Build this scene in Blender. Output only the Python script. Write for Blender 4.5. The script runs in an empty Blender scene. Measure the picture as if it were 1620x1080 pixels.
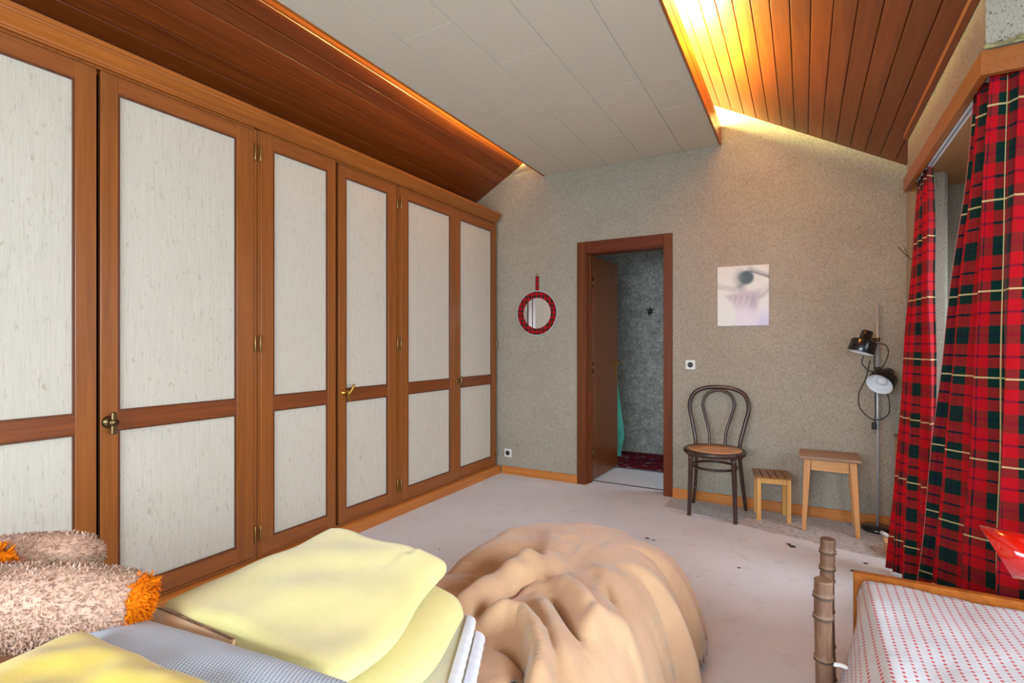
import bpy, bmesh, math, random
from mathutils import Vector, Matrix, noise
R = random.Random(7)
sc = bpy.context.scene
COL = sc.collection

# ------------------------------------------------------------------ camera, world, lights, exposure
cam_d = bpy.data.cameras.new('camera'); cam = bpy.data.objects.new('camera', cam_d); COL.objects.link(cam)
cam_d.sensor_width = 36.0; cam_d.lens = 36.0 * 816.6 / 1620.0
cam_d.shift_y = 5.5 / 1620.0; cam_d.clip_start = 0.02
cam.location = (0, 0, 1.2); cam.rotation_euler = (math.radians(90), 0, math.radians(29.41))
sc.camera = cam
sc.view_settings.view_transform = 'Standard'; sc.view_settings.look = 'None'
sc.view_settings.gamma = 1.0; sc.view_settings.use_curve_mapping = False
sc.view_settings.exposure = 0.55

world = bpy.data.worlds.new('daylight'); sc.world = world; world.use_nodes = True
world.node_tree.nodes['Background'].inputs[0].default_value = (0.78, 0.88, 1.0, 1)
world.node_tree.nodes['Background'].inputs[1].default_value = 1.0

def area(name, loc, rot, sx, sy, power, color):
    d = bpy.data.lights.new(name, 'AREA'); d.shape = 'RECTANGLE'; d.size = sx; d.size_y = sy
    d.energy = power; d.color = color
    o = bpy.data.objects.new(name, d); COL.objects.link(o); o.location = loc
    o.rotation_euler = rot
    return o
RAD = math.radians
# daylight entering through the three windows (dormer on the right, rear wall, curtained alcove) and the corridor
# (skylight falls downwards, so each is tilted and has a limited spread)
for n_, loc_, rot_, sx_, sy_, p_ in (
        ('daylight_dormer', (2.19, 0.12, 1.45), (0, RAD(62), 0), 1.25, 2.2, 72),
        ('daylight_rear', (-0.9, -2.19, 1.45), (RAD(64), 0, 0), 2.6, 1.35, 80),
        ('daylight_alcove', (1.38, 3.05, 1.40), (0, RAD(65), 0), 1.05, 0.9, 10),
        ('daylight_corridor', (0.58, 5.0, 1.1), (0, RAD(62), 0), 1.1, 0.8, 11)):
    a_ = area(n_, loc_, rot_, sx_, sy_, p_, (0.75, 0.875, 1.0)); a_.data.spread = RAD(140)

# ------------------------------------------------------------------ helpers
def tag(o, label=None, cat=None, group=None, kind=None):
    if label: o['label'] = label
    if cat: o['category'] = cat
    if group: o['group'] = group
    if kind: o['kind'] = kind
    return o
WORLD = {}
def thing(name, label, cat, loc=(0, 0, 0), group=None):
    o = bpy.data.objects.new(name, None); COL.objects.link(o)
    o.location = loc; o.empty_display_size = 0.05; WORLD[o.name] = Vector(loc)
    return tag(o, label, cat, group)
def obj(name, bm, mats, parent=None, smooth=False, loc=None):
    """bm in world coordinates; origin goes to parent's origin (or loc)."""
    me = bpy.data.meshes.new(name)
    bmesh.ops.recalc_face_normals(bm, faces=bm.faces)
    bm.to_mesh(me); bm.free()
    if not isinstance(mats, (list, tuple)): mats = [mats]
    for m in mats: me.materials.append(m)
    if smooth:
        for p in me.polygons: p.use_smooth = True
    o = bpy.data.objects.new(name, me); COL.objects.link(o)
    base = WORLD.get(parent.name, Vector()) if parent else Vector()
    org = Vector(loc) if loc is not None else base
    if parent:
        o.parent = parent
        o.location = org - base
    else:
        o.location = org
    me.transform(Matrix.Translation(-org))
    WORLD[o.name] = org
    return o
def BM(): return bmesh.new()
def box(bm, x0, x1, y0, y1, z0, z1, mi=0, bev=0.0):
    vs = [bm.verts.new(p) for p in ((x0,y0,z0),(x1,y0,z0),(x1,y1,z0),(x0,y1,z0),(x0,y0,z1),(x1,y0,z1),(x1,y1,z1),(x0,y1,z1))]
    fs = [bm.faces.new([vs[i] for i in f]) for f in ((0,3,2,1),(4,5,6,7),(0,1,5,4),(1,2,6,5),(2,3,7,6),(3,0,4,7))]
    for f in fs: f.material_index = mi
    if bev > 0:
        es = list({e for f in fs for e in f.edges})
        r = bmesh.ops.bevel(bm, geom=es, offset=bev, segments=1, affect='EDGES', profile=0.5)
        for f in r['faces']: f.material_index = mi
    return bm
def hexa(bm, pts, mi=0, bev=0.0):
    """8 points: bottom ring of 4 then top ring of 4."""
    vs = [bm.verts.new(p) for p in pts]
    fs = [bm.faces.new([vs[i] for i in f]) for f in ((0,3,2,1),(4,5,6,7),(0,1,5,4),(1,2,6,5),(2,3,7,6),(3,0,4,7))]
    for f in fs: f.material_index = mi
    if bev > 0:
        es = list({e for f in fs for e in f.edges})
        bmesh.ops.bevel(bm, geom=es, offset=bev, segments=1, affect='EDGES', profile=0.5)
    return bm
def prism(bm, pts, ext, mi=0):
    """polygon pts (3D) extruded by vector ext"""
    a = [bm.verts.new(p) for p in pts]; b = [bm.verts.new(Vector(p) + Vector(ext)) for p in pts]
    n = len(pts)
    fs = [bm.faces.new(a[::-1]), bm.faces.new(b)]
    for i in range(n): fs.append(bm.faces.new((a[i], a[(i+1) % n], b[(i+1) % n], b[i])))
    for f in fs: f.material_index = mi
    return bm
def catmull(pts, sub=6, closed=False):
    P = [Vector(p) for p in pts]; n = len(P); out = []
    rng = range(n) if closed else range(n-1)
    for i in rng:
        if closed: p0, p1, p2, p3 = P[i-1], P[i], P[(i+1) % n], P[(i+2) % n]
        else: p0, p1, p2, p3 = P[max(i-1, 0)], P[i], P[i+1], P[min(i+2, n-1)]
        for k in range(sub):
            t = k/sub; t2 = t*t; t3 = t2*t
            out.append(0.5*((2*p1)+(-p0+p2)*t+(2*p0-5*p1+4*p2-p3)*t2+(-p0+3*p1-3*p2+p3)*t3))
    if not closed: out.append(P[-1].copy())
    return out
def tube(bm, pts, rad, seg=10, closed=False, mi=0, cap=True):
    P = [Vector(p) for p in pts]; n = len(P)
    if not isinstance(rad, (list, tuple)): rad = [rad]*n
    rings = []; up = None
    for i in range(n):
        if closed: t = P[(i+1) % n]-P[i-1]
        else: t = P[min(i+1, n-1)]-P[max(i-1, 0)]
        t.normalize()
        if up is None:
            up = Vector((0, 0, 1)) if abs(t.z) < 0.9 else Vector((1, 0, 0))
        up = (up - t*up.dot(t))
        if up.length < 1e-5: up = t.orthogonal()
        up.normalize(); sd = t.cross(up)
        rings.append([bm.verts.new(P[i]+(up*math.cos(a)+sd*math.sin(a))*rad[i]) for a in [2*math.pi*k/seg for k in range(seg)]])
    m = n if closed else n-1
    for i in range(m):
        A = rings[i]; B = rings[(i+1) % n]
        for k in range(seg):
            f = bm.faces.new((A[k], A[(k+1) % seg], B[(k+1) % seg], B[k])); f.material_index = mi; f.smooth = True
    if cap and not closed:
        f = bm.faces.new(rings[0][::-1]); f.material_index = mi
        f = bm.faces.new(rings[-1]); f.material_index = mi
    return bm
def lathe(bm, prof, origin, axis, seg=28, mi=0):
    """prof: list of (r, h) along axis from origin."""
    ax = Vector(axis).normalized(); u = ax.orthogonal().normalized(); v = ax.cross(u); O = Vector(origin)
    rings = []
    for r, h in prof:
        if r < 1e-6: rings.append([bm.verts.new(O+ax*h)])
        else: rings.append([bm.verts.new(O+ax*h+(u*math.cos(a)+v*math.sin(a))*r) for a in [2*math.pi*k/seg for k in range(seg)]])
    for A, B in zip(rings, rings[1:]):
        for k in range(seg):
            k2 = (k+1) % seg
            if len(A) == 1 and len(B) == 1: continue
            if len(A) == 1: f = bm.faces.new((A[0], B[k2], B[k]))
            elif len(B) == 1: f = bm.faces.new((A[k], A[k2], B[0]))
            else: f = bm.faces.new((A[k], A[k2], B[k2], B[k]))
            f.material_index = mi; f.smooth = True
    return bm
def disc_prof(r, h, b=0.002): return [(0, 0), (r-b, 0), (r, b), (r, h-b), (r-b, h), (0, h)]
def smooth01(t):
    t = max(0.0, min(1.0, t)); return t*t*(3-2*t)
def gridmesh(bm, nu, nv, fn, uvfn=None, mi=0, keep=None):
    V = [[bm.verts.new(fn(i/nu, j/nv)) for i in range(nu+1)] for j in range(nv+1)]
    lay = bm.loops.layers.uv.verify() if uvfn else None
    for j in range(nv):
        for i in range(nu):
            if keep and not keep(i/nu, j/nv): continue
            f = bm.faces.new((V[j][i], V[j][i+1], V[j+1][i+1], V[j+1][i])); f.smooth = True; f.material_index = mi
            if lay:
                for l, (a, b) in zip(f.loops, ((i, j), (i+1, j), (i+1, j+1), (i, j+1))): l[lay].uv = uvfn(a/nu, b/nv)
    loose = [v for v in bm.verts if not v.link_faces]
    for v in loose: bm.verts.remove(v)
    return V
def solidify(o, t, off=-1.0):
    m = o.modifiers.new('thickness', 'SOLIDIFY'); m.thickness = t; m.offset = off
    return o
def nz(x, y, z=0.0, s=1.0): return noise.noise(Vector((x*s, y*s, z*s)))

# ------------------------------------------------------------------ materials
def s2l(c):
    return tuple((v/12.92 if v <= 0.04045 else ((v+0.055)/1.055)**2.4) for v in (x/255.0 for x in c)) + (1.0,)
def mat(name):
    m = bpy.data.materials.new(name); m.use_nodes = True
    nt = m.node_tree; b = nt.nodes['Principled BSDF']
    return m, nt, b
def nd(nt, typ, **kw):
    n = nt.nodes.new(typ)
    for k, v in kw.items(): setattr(n, k, v)
    return n
def mth(nt, op, a, b=None, c=None):
    n = nt.nodes.new('ShaderNodeMath'); n.operation = op
    for i, v in enumerate((a, b, c)):
        if v is None: continue
        if isinstance(v, (int, float)): n.inputs[i].default_value = v
        else: nt.links.new(v, n.inputs[i])
    return n.outputs[0]
def mixc(nt, fac, a, b, blend='MIX'):
    n = nt.nodes.new('ShaderNodeMix'); n.data_type = 'RGBA'; n.blend_type = blend
    for i, v in ((0, fac), (6, a), (7, b)):
        if isinstance(v, (int, float)): n.inputs[i].default_value = v
        elif isinstance(v, tuple): n.inputs[i].default_value = v
        else: nt.links.new(v, n.inputs[i])
    return n.outputs[2]
def coords(nt, scale=(1, 1, 1), space='Object', rot=(0, 0, 0)):
    tc = nt.nodes.new('ShaderNodeTexCoord'); mp = nt.nodes.new('ShaderNodeMapping')
    mp.inputs['Scale'].default_value = scale; mp.inputs['Rotation'].default_value = rot
    nt.links.new(tc.outputs[space], mp.inputs[0]); return mp.outputs[0]
def tex_noise(nt, vec, scale, detail=4, rough=0.55, dist=0.0):
    n = nt.nodes.new('ShaderNodeTexNoise'); n.inputs['Scale'].default_value = scale
    n.inputs['Detail'].default_value = detail; n.inputs['Roughness'].default_value = rough; n.inputs['Distortion'].default_value = dist
    nt.links.new(vec, n.inputs['Vector']); return n.outputs[0]
def ramp(nt, fac, stops):
    n = nt.nodes.new('ShaderNodeValToRGB'); e = n.color_ramp.elements
    while len(e) < len(stops): e.new(0.5)
    for k, (p, c) in enumerate(stops): e[k].position = p; e[k].color = c
    nt.links.new(fac, n.inputs[0]); return n.outputs[0]
def bump(nt, b, h, strength=0.2, dist=0.002):
    n = nt.nodes.new('ShaderNodeBump'); n.inputs['Strength'].default_value = strength; n.inputs['Distance'].default_value = dist
    nt.links.new(h, n.inputs['Height']); nt.links.new(n.outputs[0], b.inputs['Normal'])
def setp(b, **kw):
    for k, v in kw.items(): b.inputs[k.replace('_', ' ')].default_value = v

def plain(name, c, rough=0.5, metal=0.0, var=0.0, spec=0.5, coat=0.0):
    m, nt, b = mat(name); setp(b, Roughness=rough, Metallic=metal)
    b.inputs['Specular IOR Level'].default_value = spec
    b.inputs['Coat Weight'].default_value = coat
    v = tex_noise(nt, coords(nt), 30, 3)
    c2 = tuple(max(0, x*(1-max(var, 0.01))) for x in c)
    nt.links.new(ramp(nt, v, [(0.35, s2l(c2)), (0.65, s2l(c))]), b.inputs['Base Color'])
    return m
def wood(name, dark, light, axis='z', rough=0.38, fine=1.0, randomize=0.0, coat=0.15, spec=0.4):
    m, nt, b = mat(name); setp(b, Roughness=rough)
    b.inputs['Coat Weight'].default_value = coat; b.inputs['Coat Roughness'].default_value = 0.25
    b.inputs['Specular IOR Level'].default_value = spec
    s = {'x': (1.2, 30, 30), 'y': (30, 1.2, 30), 'z': (30, 30, 1.2)}[axis]
    vec = coords(nt, tuple(v*fine for v in s))
    oi = nt.nodes.new('ShaderNodeObjectInfo')
    off = nt.nodes.new('ShaderNodeVectorMath'); off.operation = 'ADD'
    cmb = nt.nodes.new('ShaderNodeCombineXYZ'); r100 = mth(nt, 'MULTIPLY', oi.outputs['Random'], 60.0)
    for k in range(3): nt.links.new(r100, cmb.inputs[k])
    nt.links.new(vec, off.inputs[0]); nt.links.new(cmb.outputs[0], off.inputs[1])
    g = tex_noise(nt, off.outputs[0], 1.0, 5, 0.6, 1.2)
    g2 = tex_noise(nt, off.outputs[0], 5.0, 3, 0.6, 0.3)
    f = mth(nt, 'ADD', mth(nt, 'MULTIPLY', g, 0.75), mth(nt, 'MULTIPLY', g2, 0.25))
    col = ramp(nt, f, [(0.3, s2l(dark)), (0.7, s2l(light))])
    if randomize:
        hv = nt.nodes.new('ShaderNodeHueSaturation')
        nt.links.new(mth(nt, 'ADD', mth(nt, 'MULTIPLY', oi.outputs['Random'], randomize), 1.0-randomize*0.5), hv.inputs['Value'])
        nt.links.new(col, hv.inputs['Color']); col = hv.outputs[0]
    nt.links.new(col, b.inputs['Base Color'])
    bump(nt, b, g2, 0.12, 0.0015)
    return m
def fleece(name, c1, c2, sheen=0.35, bumpsc=260, patch=6.0, strength=0.35):
    m, nt, b = mat(name); setp(b, Roughness=0.95)
    b.inputs['Specular IOR Level'].default_value = 0.1
    b.inputs['Sheen Weight'].default_value = sheen; b.inputs['Sheen Roughness'].default_value = 0.5
    vec = coords(nt)
    n1 = tex_noise(nt, vec, patch, 4); n2 = tex_noise(nt, vec, bumpsc, 3, 0.7)
    f = mth(nt, 'ADD', mth(nt, 'MULTIPLY', n1, 0.7), mth(nt, 'MULTIPLY', n2, 0.3))
    nt.links.new(ramp(nt, f, [(0.3, s2l(c1)), (0.68, s2l(c2))]), b.inputs['Base Color'])
    bump(nt, b, n2, strength, 0.004)
    return m

def make_wallpaper():
    m, nt, b = mat('woven_wallpaper'); setp(b, Roughness=0.9); b.inputs['Specular IOR Level'].default_value = 0.15
    vec = coords(nt)
    base = tex_noise(nt, vec, 3.0, 3)
    weave = tex_noise(nt, coords(nt, (220, 220, 90)), 1.0, 3, 0.7)
    spk = tex_noise(nt, coords(nt, (150, 150, 110)), 1.0, 2, 0.6)
    c = ramp(nt, base, [(0.3, s2l((160, 153, 137))), (0.7, s2l((168, 161, 145)))])
    c = mixc(nt, mth(nt, 'MULTIPLY', mth(nt, 'GREATER_THAN', weave, 0.58), 0.5), c, s2l((110, 98, 84)))
    c = mixc(nt, mth(nt, 'MULTIPLY', mth(nt, 'LESS_THAN', weave, 0.40), 0.35), c, s2l((198, 190, 172)))
    c = mixc(nt, mth(nt, 'MULTIPLY', mth(nt, 'GREATER_THAN', spk, 0.645), 0.8), c, s2l((62, 54, 48)))
    nt.links.new(c, b.inputs['Base Color']); bump(nt, b, weave, 0.3, 0.002)
    return m
def make_marble_paper():
    m, nt, b = mat('marbled_wallpaper'); setp(b, Roughness=0.85); b.inputs['Specular IOR Level'].default_value = 0.2
    vec = coords(nt)
    a = tex_noise(nt, vec, 16, 6, 0.65, 2.2); a2 = tex_noise(nt, vec, 7, 5, 0.6, 1.5)
    vein = mth(nt, 'ABSOLUTE', mth(nt, 'SUBTRACT', a, 0.5))
    c = ramp(nt, a2, [(0.3, s2l((152, 150, 140))), (0.7, s2l((192, 191, 182)))])
    c = mixc(nt, ramp(nt, vein, [(0.0, (0.75, 0.75, 0.75, 1)), (0.07, (0, 0, 0, 1))]), c, s2l((92, 90, 82)))
    nt.links.new(c, b.inputs['Base Color'])
    return m
def make_floor():
    m, nt, b = mat('pale_floor_covering'); setp(b, Roughness=0.62); b.inputs['Specular IOR Level'].default_value = 0.35
    vec = coords(nt)
    big = tex_noise(nt, vec, 1.3, 4); fine = tex_noise(nt, vec, 130, 3, 0.7); mid = tex_noise(nt, vec, 7, 5, 0.65)
    c = ramp(nt, big, [(0.3, s2l((216, 219, 222))), (0.7, s2l((226, 229, 232)))])
    c = mixc(nt, mth(nt, 'MULTIPLY', mth(nt, 'GREATER_THAN', mid, 0.60), 0.10), c, s2l((150, 140, 130)))
    # darker speckled strip along the back wall on the right, with a slanting edge
    sx = nt.nodes.new('ShaderNodeSeparateXYZ'); nt.links.new(vec, sx.inputs[0])
    edge = mth(nt, 'SUBTRACT', sx.outputs[1], mth(nt, 'SUBTRACT', 3.64, mth(nt, 'MULTIPLY', sx.outputs[0], 0.29)))
    edge = mth(nt, 'ADD', edge, mth(nt, 'MULTIPLY', mth(nt, 'SUBTRACT', mid, 0.5), 0.10))
    strip = mth(nt, 'MULTIPLY', ramp(nt, edge, [(0.0, (0, 0, 0, 1)), (0.02, (1, 1, 1, 1))]), mth(nt, 'GREATER_THAN', sx.outputs[0], -0.90))
    dirt = ramp(nt, tex_noise(nt, vec, 38, 4, 0.75), [(0.45, (0, 0, 0, 1)), (0.62, (1, 1, 1, 1))])
    c = mixc(nt, mth(nt, 'MULTIPLY', strip, 0.45), c, s2l((165, 156, 148)))
    c = mixc(nt, mth(nt, 'MULTIPLY', mth(nt, 'MULTIPLY', strip, dirt), 0.5), c, s2l((92, 84, 82)))
    # grime blotches
    bl = ramp(nt, tex_noise(nt, vec, 4.2, 6, 0.7, 0.6), [(0.60, (0, 0, 0, 1)), (0.70, (1, 1, 1, 1))])
    c = mixc(nt, mth(nt, 'MULTIPLY', bl, 0.22), c, s2l((128, 118, 110)))
    spots = ramp(nt, tex_noise(nt, vec, 24, 2, 0.5), [(0.755, (0, 0, 0, 1)), (0.785, (1, 1, 1, 1))])
    c = mixc(nt, mth(nt, 'MULTIPLY', spots, 0.7), c, s2l((70, 60, 55)))
    nt.links.new(c, b.inputs['Base Color']); bump(nt, b, fine, 0.15, 0.001)
    return m
def make_tartan(period_uv=True, bright=1.0, objspace=None):
    m, nt, b = mat('tartan_cloth' if objspace is None else 'tartan_frame_cloth'); setp(b, Roughness=0.9)
    b.inputs['Specular IOR Level'].default_value = 0.12; b.inputs['Sheen Weight'].default_value = 0.08
    tc = nt.nodes.new('ShaderNodeTexCoord'); sx = nt.nodes.new('ShaderNodeSeparateXYZ')
    nt.links.new(tc.outputs['UV'], sx.inputs[0])
    red, green, navy, yellow = s2l((180, 12, 24)), s2l((7, 42, 35)), s2l((14, 18, 44)), s2l((222, 200, 140))
    def band(p, c, hw):
        f = mth(nt, 'FRACT', mth(nt, 'ADD', p, 0.5-c+4.0))
        return mth(nt, 'LESS_THAN', mth(nt, 'ABSOLUTE', mth(nt, 'SUBTRACT', f, 0.5)), hw)
    cols = []; yl = []
    for p in (sx.outputs[0], sx.outputs[1]):
        g = mth(nt, 'MAXIMUM', band(p, 0.0, 0.115), band(p, 0.5, 0.105))
        n = mth(nt, 'MAXIMUM', mth(nt, 'MAXIMUM', band(p, 0.25, 0.014), band(p, 0.75, 0.014)), band(p, 0.5, 0.016))
        c = mixc(nt, g, red, green); c = mixc(nt, n, c, navy); cols.append(c)
        yl.append(band(p, 0.0, 0.010))
    c = mixc(nt, 0.5, cols[0], cols[1])
    # twill threads
    tw = nt.nodes.new('ShaderNodeTexWave'); tw.wave_type = 'BANDS'; tw.bands_direction = 'DIAGONAL'; tw.inputs['Scale'].default_value = 55
    nt.links.new(tc.outputs['UV'], tw.inputs[0])
    c = mixc(nt, mth(nt, 'MULTIPLY', tw.outputs[1], 0.10), c, (0, 0, 0, 1))
    c = mixc(nt, mth(nt, 'MULTIPLY', mth(nt, 'MAXIMUM', yl[0], yl[1]), 0.65 if objspace is None else 0.0), c, yellow)
    nt.links.new(c, b.inputs['Base Color']); bump(nt, b, tw.outputs[1], 0.15, 0.001)
    return m
def make_linen():
    m, nt, b = mat('linen_panel'); setp(b, Roughness=0.9); b.inputs['Specular IOR Level'].default_value = 0.15
    st = tex_noise(nt, coords(nt, (150, 150, 6)), 1.0, 4, 0.7); fl = tex_noise(nt, coords(nt, (60, 60, 25)), 1.0, 2, 0.5)
    fl2 = tex_noise(nt, coords(nt, (130, 130, 18)), 1.0, 2, 0.5)
    c = ramp(nt, st, [(0.3, s2l((196, 187, 170))), (0.7, s2l((208, 199, 184)))])
    c = mixc(nt, mth(nt, 'MULTIPLY', ramp(nt, fl, [(0.67, (0, 0, 0, 1)), (0.73, (1, 1, 1, 1))]), 0.35), c, s2l((138, 118, 88)))
    c = mixc(nt, mth(nt, 'MULTIPLY', ramp(nt, fl2, [(0.60, (0, 0, 0, 1)), (0.72, (1, 1, 1, 1))]), 0.30), c, s2l((150, 136, 116)))
    nt.links.new(c, b.inputs['Base Color']); bump(nt, b, st, 0.08, 0.001)
    return m
def make_dots():
    m, nt, b = mat('dotted_sheet'); setp(b, Roughness=0.85); b.inputs['Specular IOR Level'].default_value = 0.2
    tc = nt.nodes.new('ShaderNodeTexCoord'); sx = nt.nodes.new('ShaderNodeSeparateXYZ'); nt.links.new(tc.outputs['UV'], sx.inputs[0])
    def cell(off):
        fx = mth(nt, 'SUBTRACT', mth(nt, 'FRACT', mth(nt, 'ADD', mth(nt, 'DIVIDE', sx.outputs[0], 0.0240), off)), 0.5)
        fy = mth(nt, 'SUBTRACT', mth(nt, 'FRACT', mth(nt, 'ADD', mth(nt, 'DIVIDE', sx.outputs[1], 0.0165), off)), 0.5)
        d = mth(nt, 'ADD', mth(nt, 'POWER', mth(nt, 'MULTIPLY', fx, 0.0240), 2.0), mth(nt, 'POWER', mth(nt, 'MULTIPLY', fy, 0.0165), 2.0))
        return mth(nt, 'LESS_THAN', d, 0.0037**2)
    dots = mth(nt, 'MAXIMUM', cell(10.0), 0.0)
    n = tex_noise(nt, coords(nt), 5, 3)
    c = ramp(nt, n, [(0.3, s2l((192, 193, 196))), (0.7, s2l((204, 205, 208)))])
    c = mixc(nt, dots, c, s2l((196, 62, 62)))
    nt.links.new(c, b.inputs['Base Color'])
    cr = tex_noise(nt, coords(nt, (1, 1, 1)), 9, 4, 0.5, 1.5); bump(nt, b, cr, 0.25, 0.012)
    return m
def make_mesh_fabric():
    m, nt, b = mat('spacer_mesh_fabric'); setp(b, Roughness=0.8); b.inputs['Specular IOR Level'].default_value = 0.25
    tc = nt.nodes.new('ShaderNodeTexCoord'); mp = nt.nodes.new('ShaderNodeMapping'); mp.inputs['Scale'].default_value = (1, 1, 1)
    nt.links.new(tc.outputs['UV'], mp.inputs[0]); sx = nt.nodes.new('ShaderNodeSeparateXYZ'); nt.links.new(mp.outputs[0], sx.inputs[0])
    def cell(off):
        fx = mth(nt, 'SUBTRACT', mth(nt, 'FRACT', mth(nt, 'ADD', mth(nt, 'DIVIDE', sx.outputs[0], 0.0075), off)), 0.5)
        fy = mth(nt, 'SUBTRACT', mth(nt, 'FRACT', mth(nt, 'ADD', mth(nt, 'DIVIDE', sx.outputs[1], 0.0105), off)), 0.5)
        return mth(nt, 'ADD', mth(nt, 'POWER', fx, 2.0), mth(nt, 'POWER', fy, 2.0))
    d = mth(nt, 'MINIMUM', cell(20.0), cell(20.5))
    hole = ramp(nt, d, [(0.035, (1, 1, 1, 1)), (0.075, (0, 0, 0, 1))])
    c = mixc(nt, hole, s2l((222, 230, 240)), s2l((140, 158, 184)))
    nt.links.new(c, b.inputs['Base Color']); bump(nt, b, d, 0.5, 0.003)
    return m
def make_rug():
    m, nt, b = mat('persian_rug'); setp(b, Roughness=0.95); b.inputs['Specular IOR Level'].default_value = 0.05
    vec = coords(nt)
    v = nt.nodes.new('ShaderNodeTexVoronoi'); v.inputs['Scale'].default_value = 24; nt.links.new(vec, v.inputs['Vector'])
    n = tex_noise(nt, vec, 30, 3, 0.6, 1.0)
    c = ramp(nt, v.outputs['Color'], [(0.0, s2l((70, 20, 26))), (0.35, s2l((112, 26, 34))), (0.55, s2l((40, 30, 52))), (0.75, s2l((120, 40, 40))), (0.95, s2l((170, 140, 128)))])
    c = mixc(nt, mth(nt, 'MULTIPLY', mth(nt, 'GREATER_THAN', n, 0.58), 0.6), c, s2l((52, 28, 44)))
    nt.links.new(c, b.inputs['Base Color']); bump(nt, b, n, 0.4, 0.003)
    return m
def make_pattern_spread():
    m, nt, b = mat('striped_bedspread'); setp(b, Roughness=0.9); b.inputs['Specular IOR Level'].default_value = 0.1
    vec = coords(nt); sx = nt.nodes.new('ShaderNodeSeparateXYZ'); nt.links.new(vec, sx.inputs[0])
    f = mth(nt, 'FRACT', mth(nt, 'MULTIPLY', mth(nt, 'ADD', sx.outputs[0], 10.0), 11.0))
    r = ramp(nt, f, [(0.0, s2l((110, 130, 138))), (0.4, s2l((170, 188, 196))), (0.62, s2l((96, 34, 62))), (0.8, s2l((60, 30, 60)))])
    nt.links.new(r, b.inputs['Base Color'])
    return m
def make_cardboard():
    m, nt, b = mat('cardboard'); setp(b, Roughness=0.85); b.inputs['Specular IOR Level'].default_value = 0.2
    n = tex_noise(nt, coords(nt, (6, 6, 60)), 1.0, 3)
    nt.links.new(ramp(nt, n, [(0.3, s2l((200, 158, 120))), (0.7, s2l((218, 180, 142)))]), b.inputs['Base Color'])
    return m
def make_cane():
    m, nt, b = mat('woven_cane'); setp(b, Roughness=0.55)
    w1 = nt.nodes.new('ShaderNodeTexWave'); w1.bands_direction = 'X'; w1.inputs['Scale'].default_value = 28
    w2 = nt.nodes.new('ShaderNodeTexWave'); w2.bands_direction = 'Y'; w2.inputs['Scale'].default_value = 28
    vec = coords(nt)
    nt.links.new(vec, w1.inputs[0]); nt.links.new(vec, w2.inputs[0])
    f = mth(nt, 'MULTIPLY', w1.outputs[1], w2.outputs[1])
    n = tex_noise(nt, vec, 8, 3)
    c = mixc(nt, mth(nt, 'MULTIPLY', f, 0.35), ramp(nt, n, [(0.3, s2l((196, 146, 104))), (0.7, s2l((212, 168, 124)))]), s2l((120, 78, 48)))
    nt.links.new(c, b.inputs['Base Color']); bump(nt, b, f, 0.3, 0.001)
    return m
def make_pane():
    m, nt, b = mat('window_glass'); nt.nodes.remove(b)
    out = nt.nodes['Material Output']
    tr = nt.nodes.new('ShaderNodeBsdfTransparent'); gl = nt.nodes.new('ShaderNodeBsdfGlossy'); gl.inputs['Roughness'].default_value = 0.02
    fr = nt.nodes.new('ShaderNodeFresnel'); fr.inputs[0].default_value = 1.45
    mx = nt.nodes.new('ShaderNodeMixShader'); nt.links.new(fr.outputs[0], mx.inputs[0]); nt.links.new(tr.outputs[0], mx.inputs[1]); nt.links.new(gl.outputs[0], mx.inputs[2])
    nt.links.new(mx.outputs[0], out.inputs[0]); return m
def make_bamboo():
    m, nt, b = mat('aged_bamboo'); setp(b, Roughness=0.5)
    n = tex_noise(nt, coords(nt, (14, 14, 5)), 1.0, 5, 0.6); n2 = tex_noise(nt, coords(nt, (120, 120, 6)), 1.0, 3)
    f = mth(nt, 'ADD', mth(nt, 'MULTIPLY', n, 0.7), mth(nt, 'MULTIPLY', n2, 0.3))
    nt.links.new(ramp(nt, f, [(0.3, s2l((78, 52, 38))), (0.5, s2l((118, 86, 66))), (0.7, s2l((160, 126, 98)))]), b.inputs['Base Color'])
    bump(nt, b, n2, 0.15, 0.001); return m
def make_glow(name, c, strength):
    m, nt, b = mat(name); b.inputs['Emission Color'].default_value = c; b.inputs['Emission Strength'].default_value = strength
    setp(b, Base_Color=(0.9, 0.85, 0.7, 1)); return m
def make_vcol():
    m, nt, b = mat('printed_photo'); setp(b, Roughness=0.35)
    a = nt.nodes.new('ShaderNodeVertexColor'); a.layer_name = 'print'
    nt.links.new(a.outputs[0], b.inputs['Base Color']); return m

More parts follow.
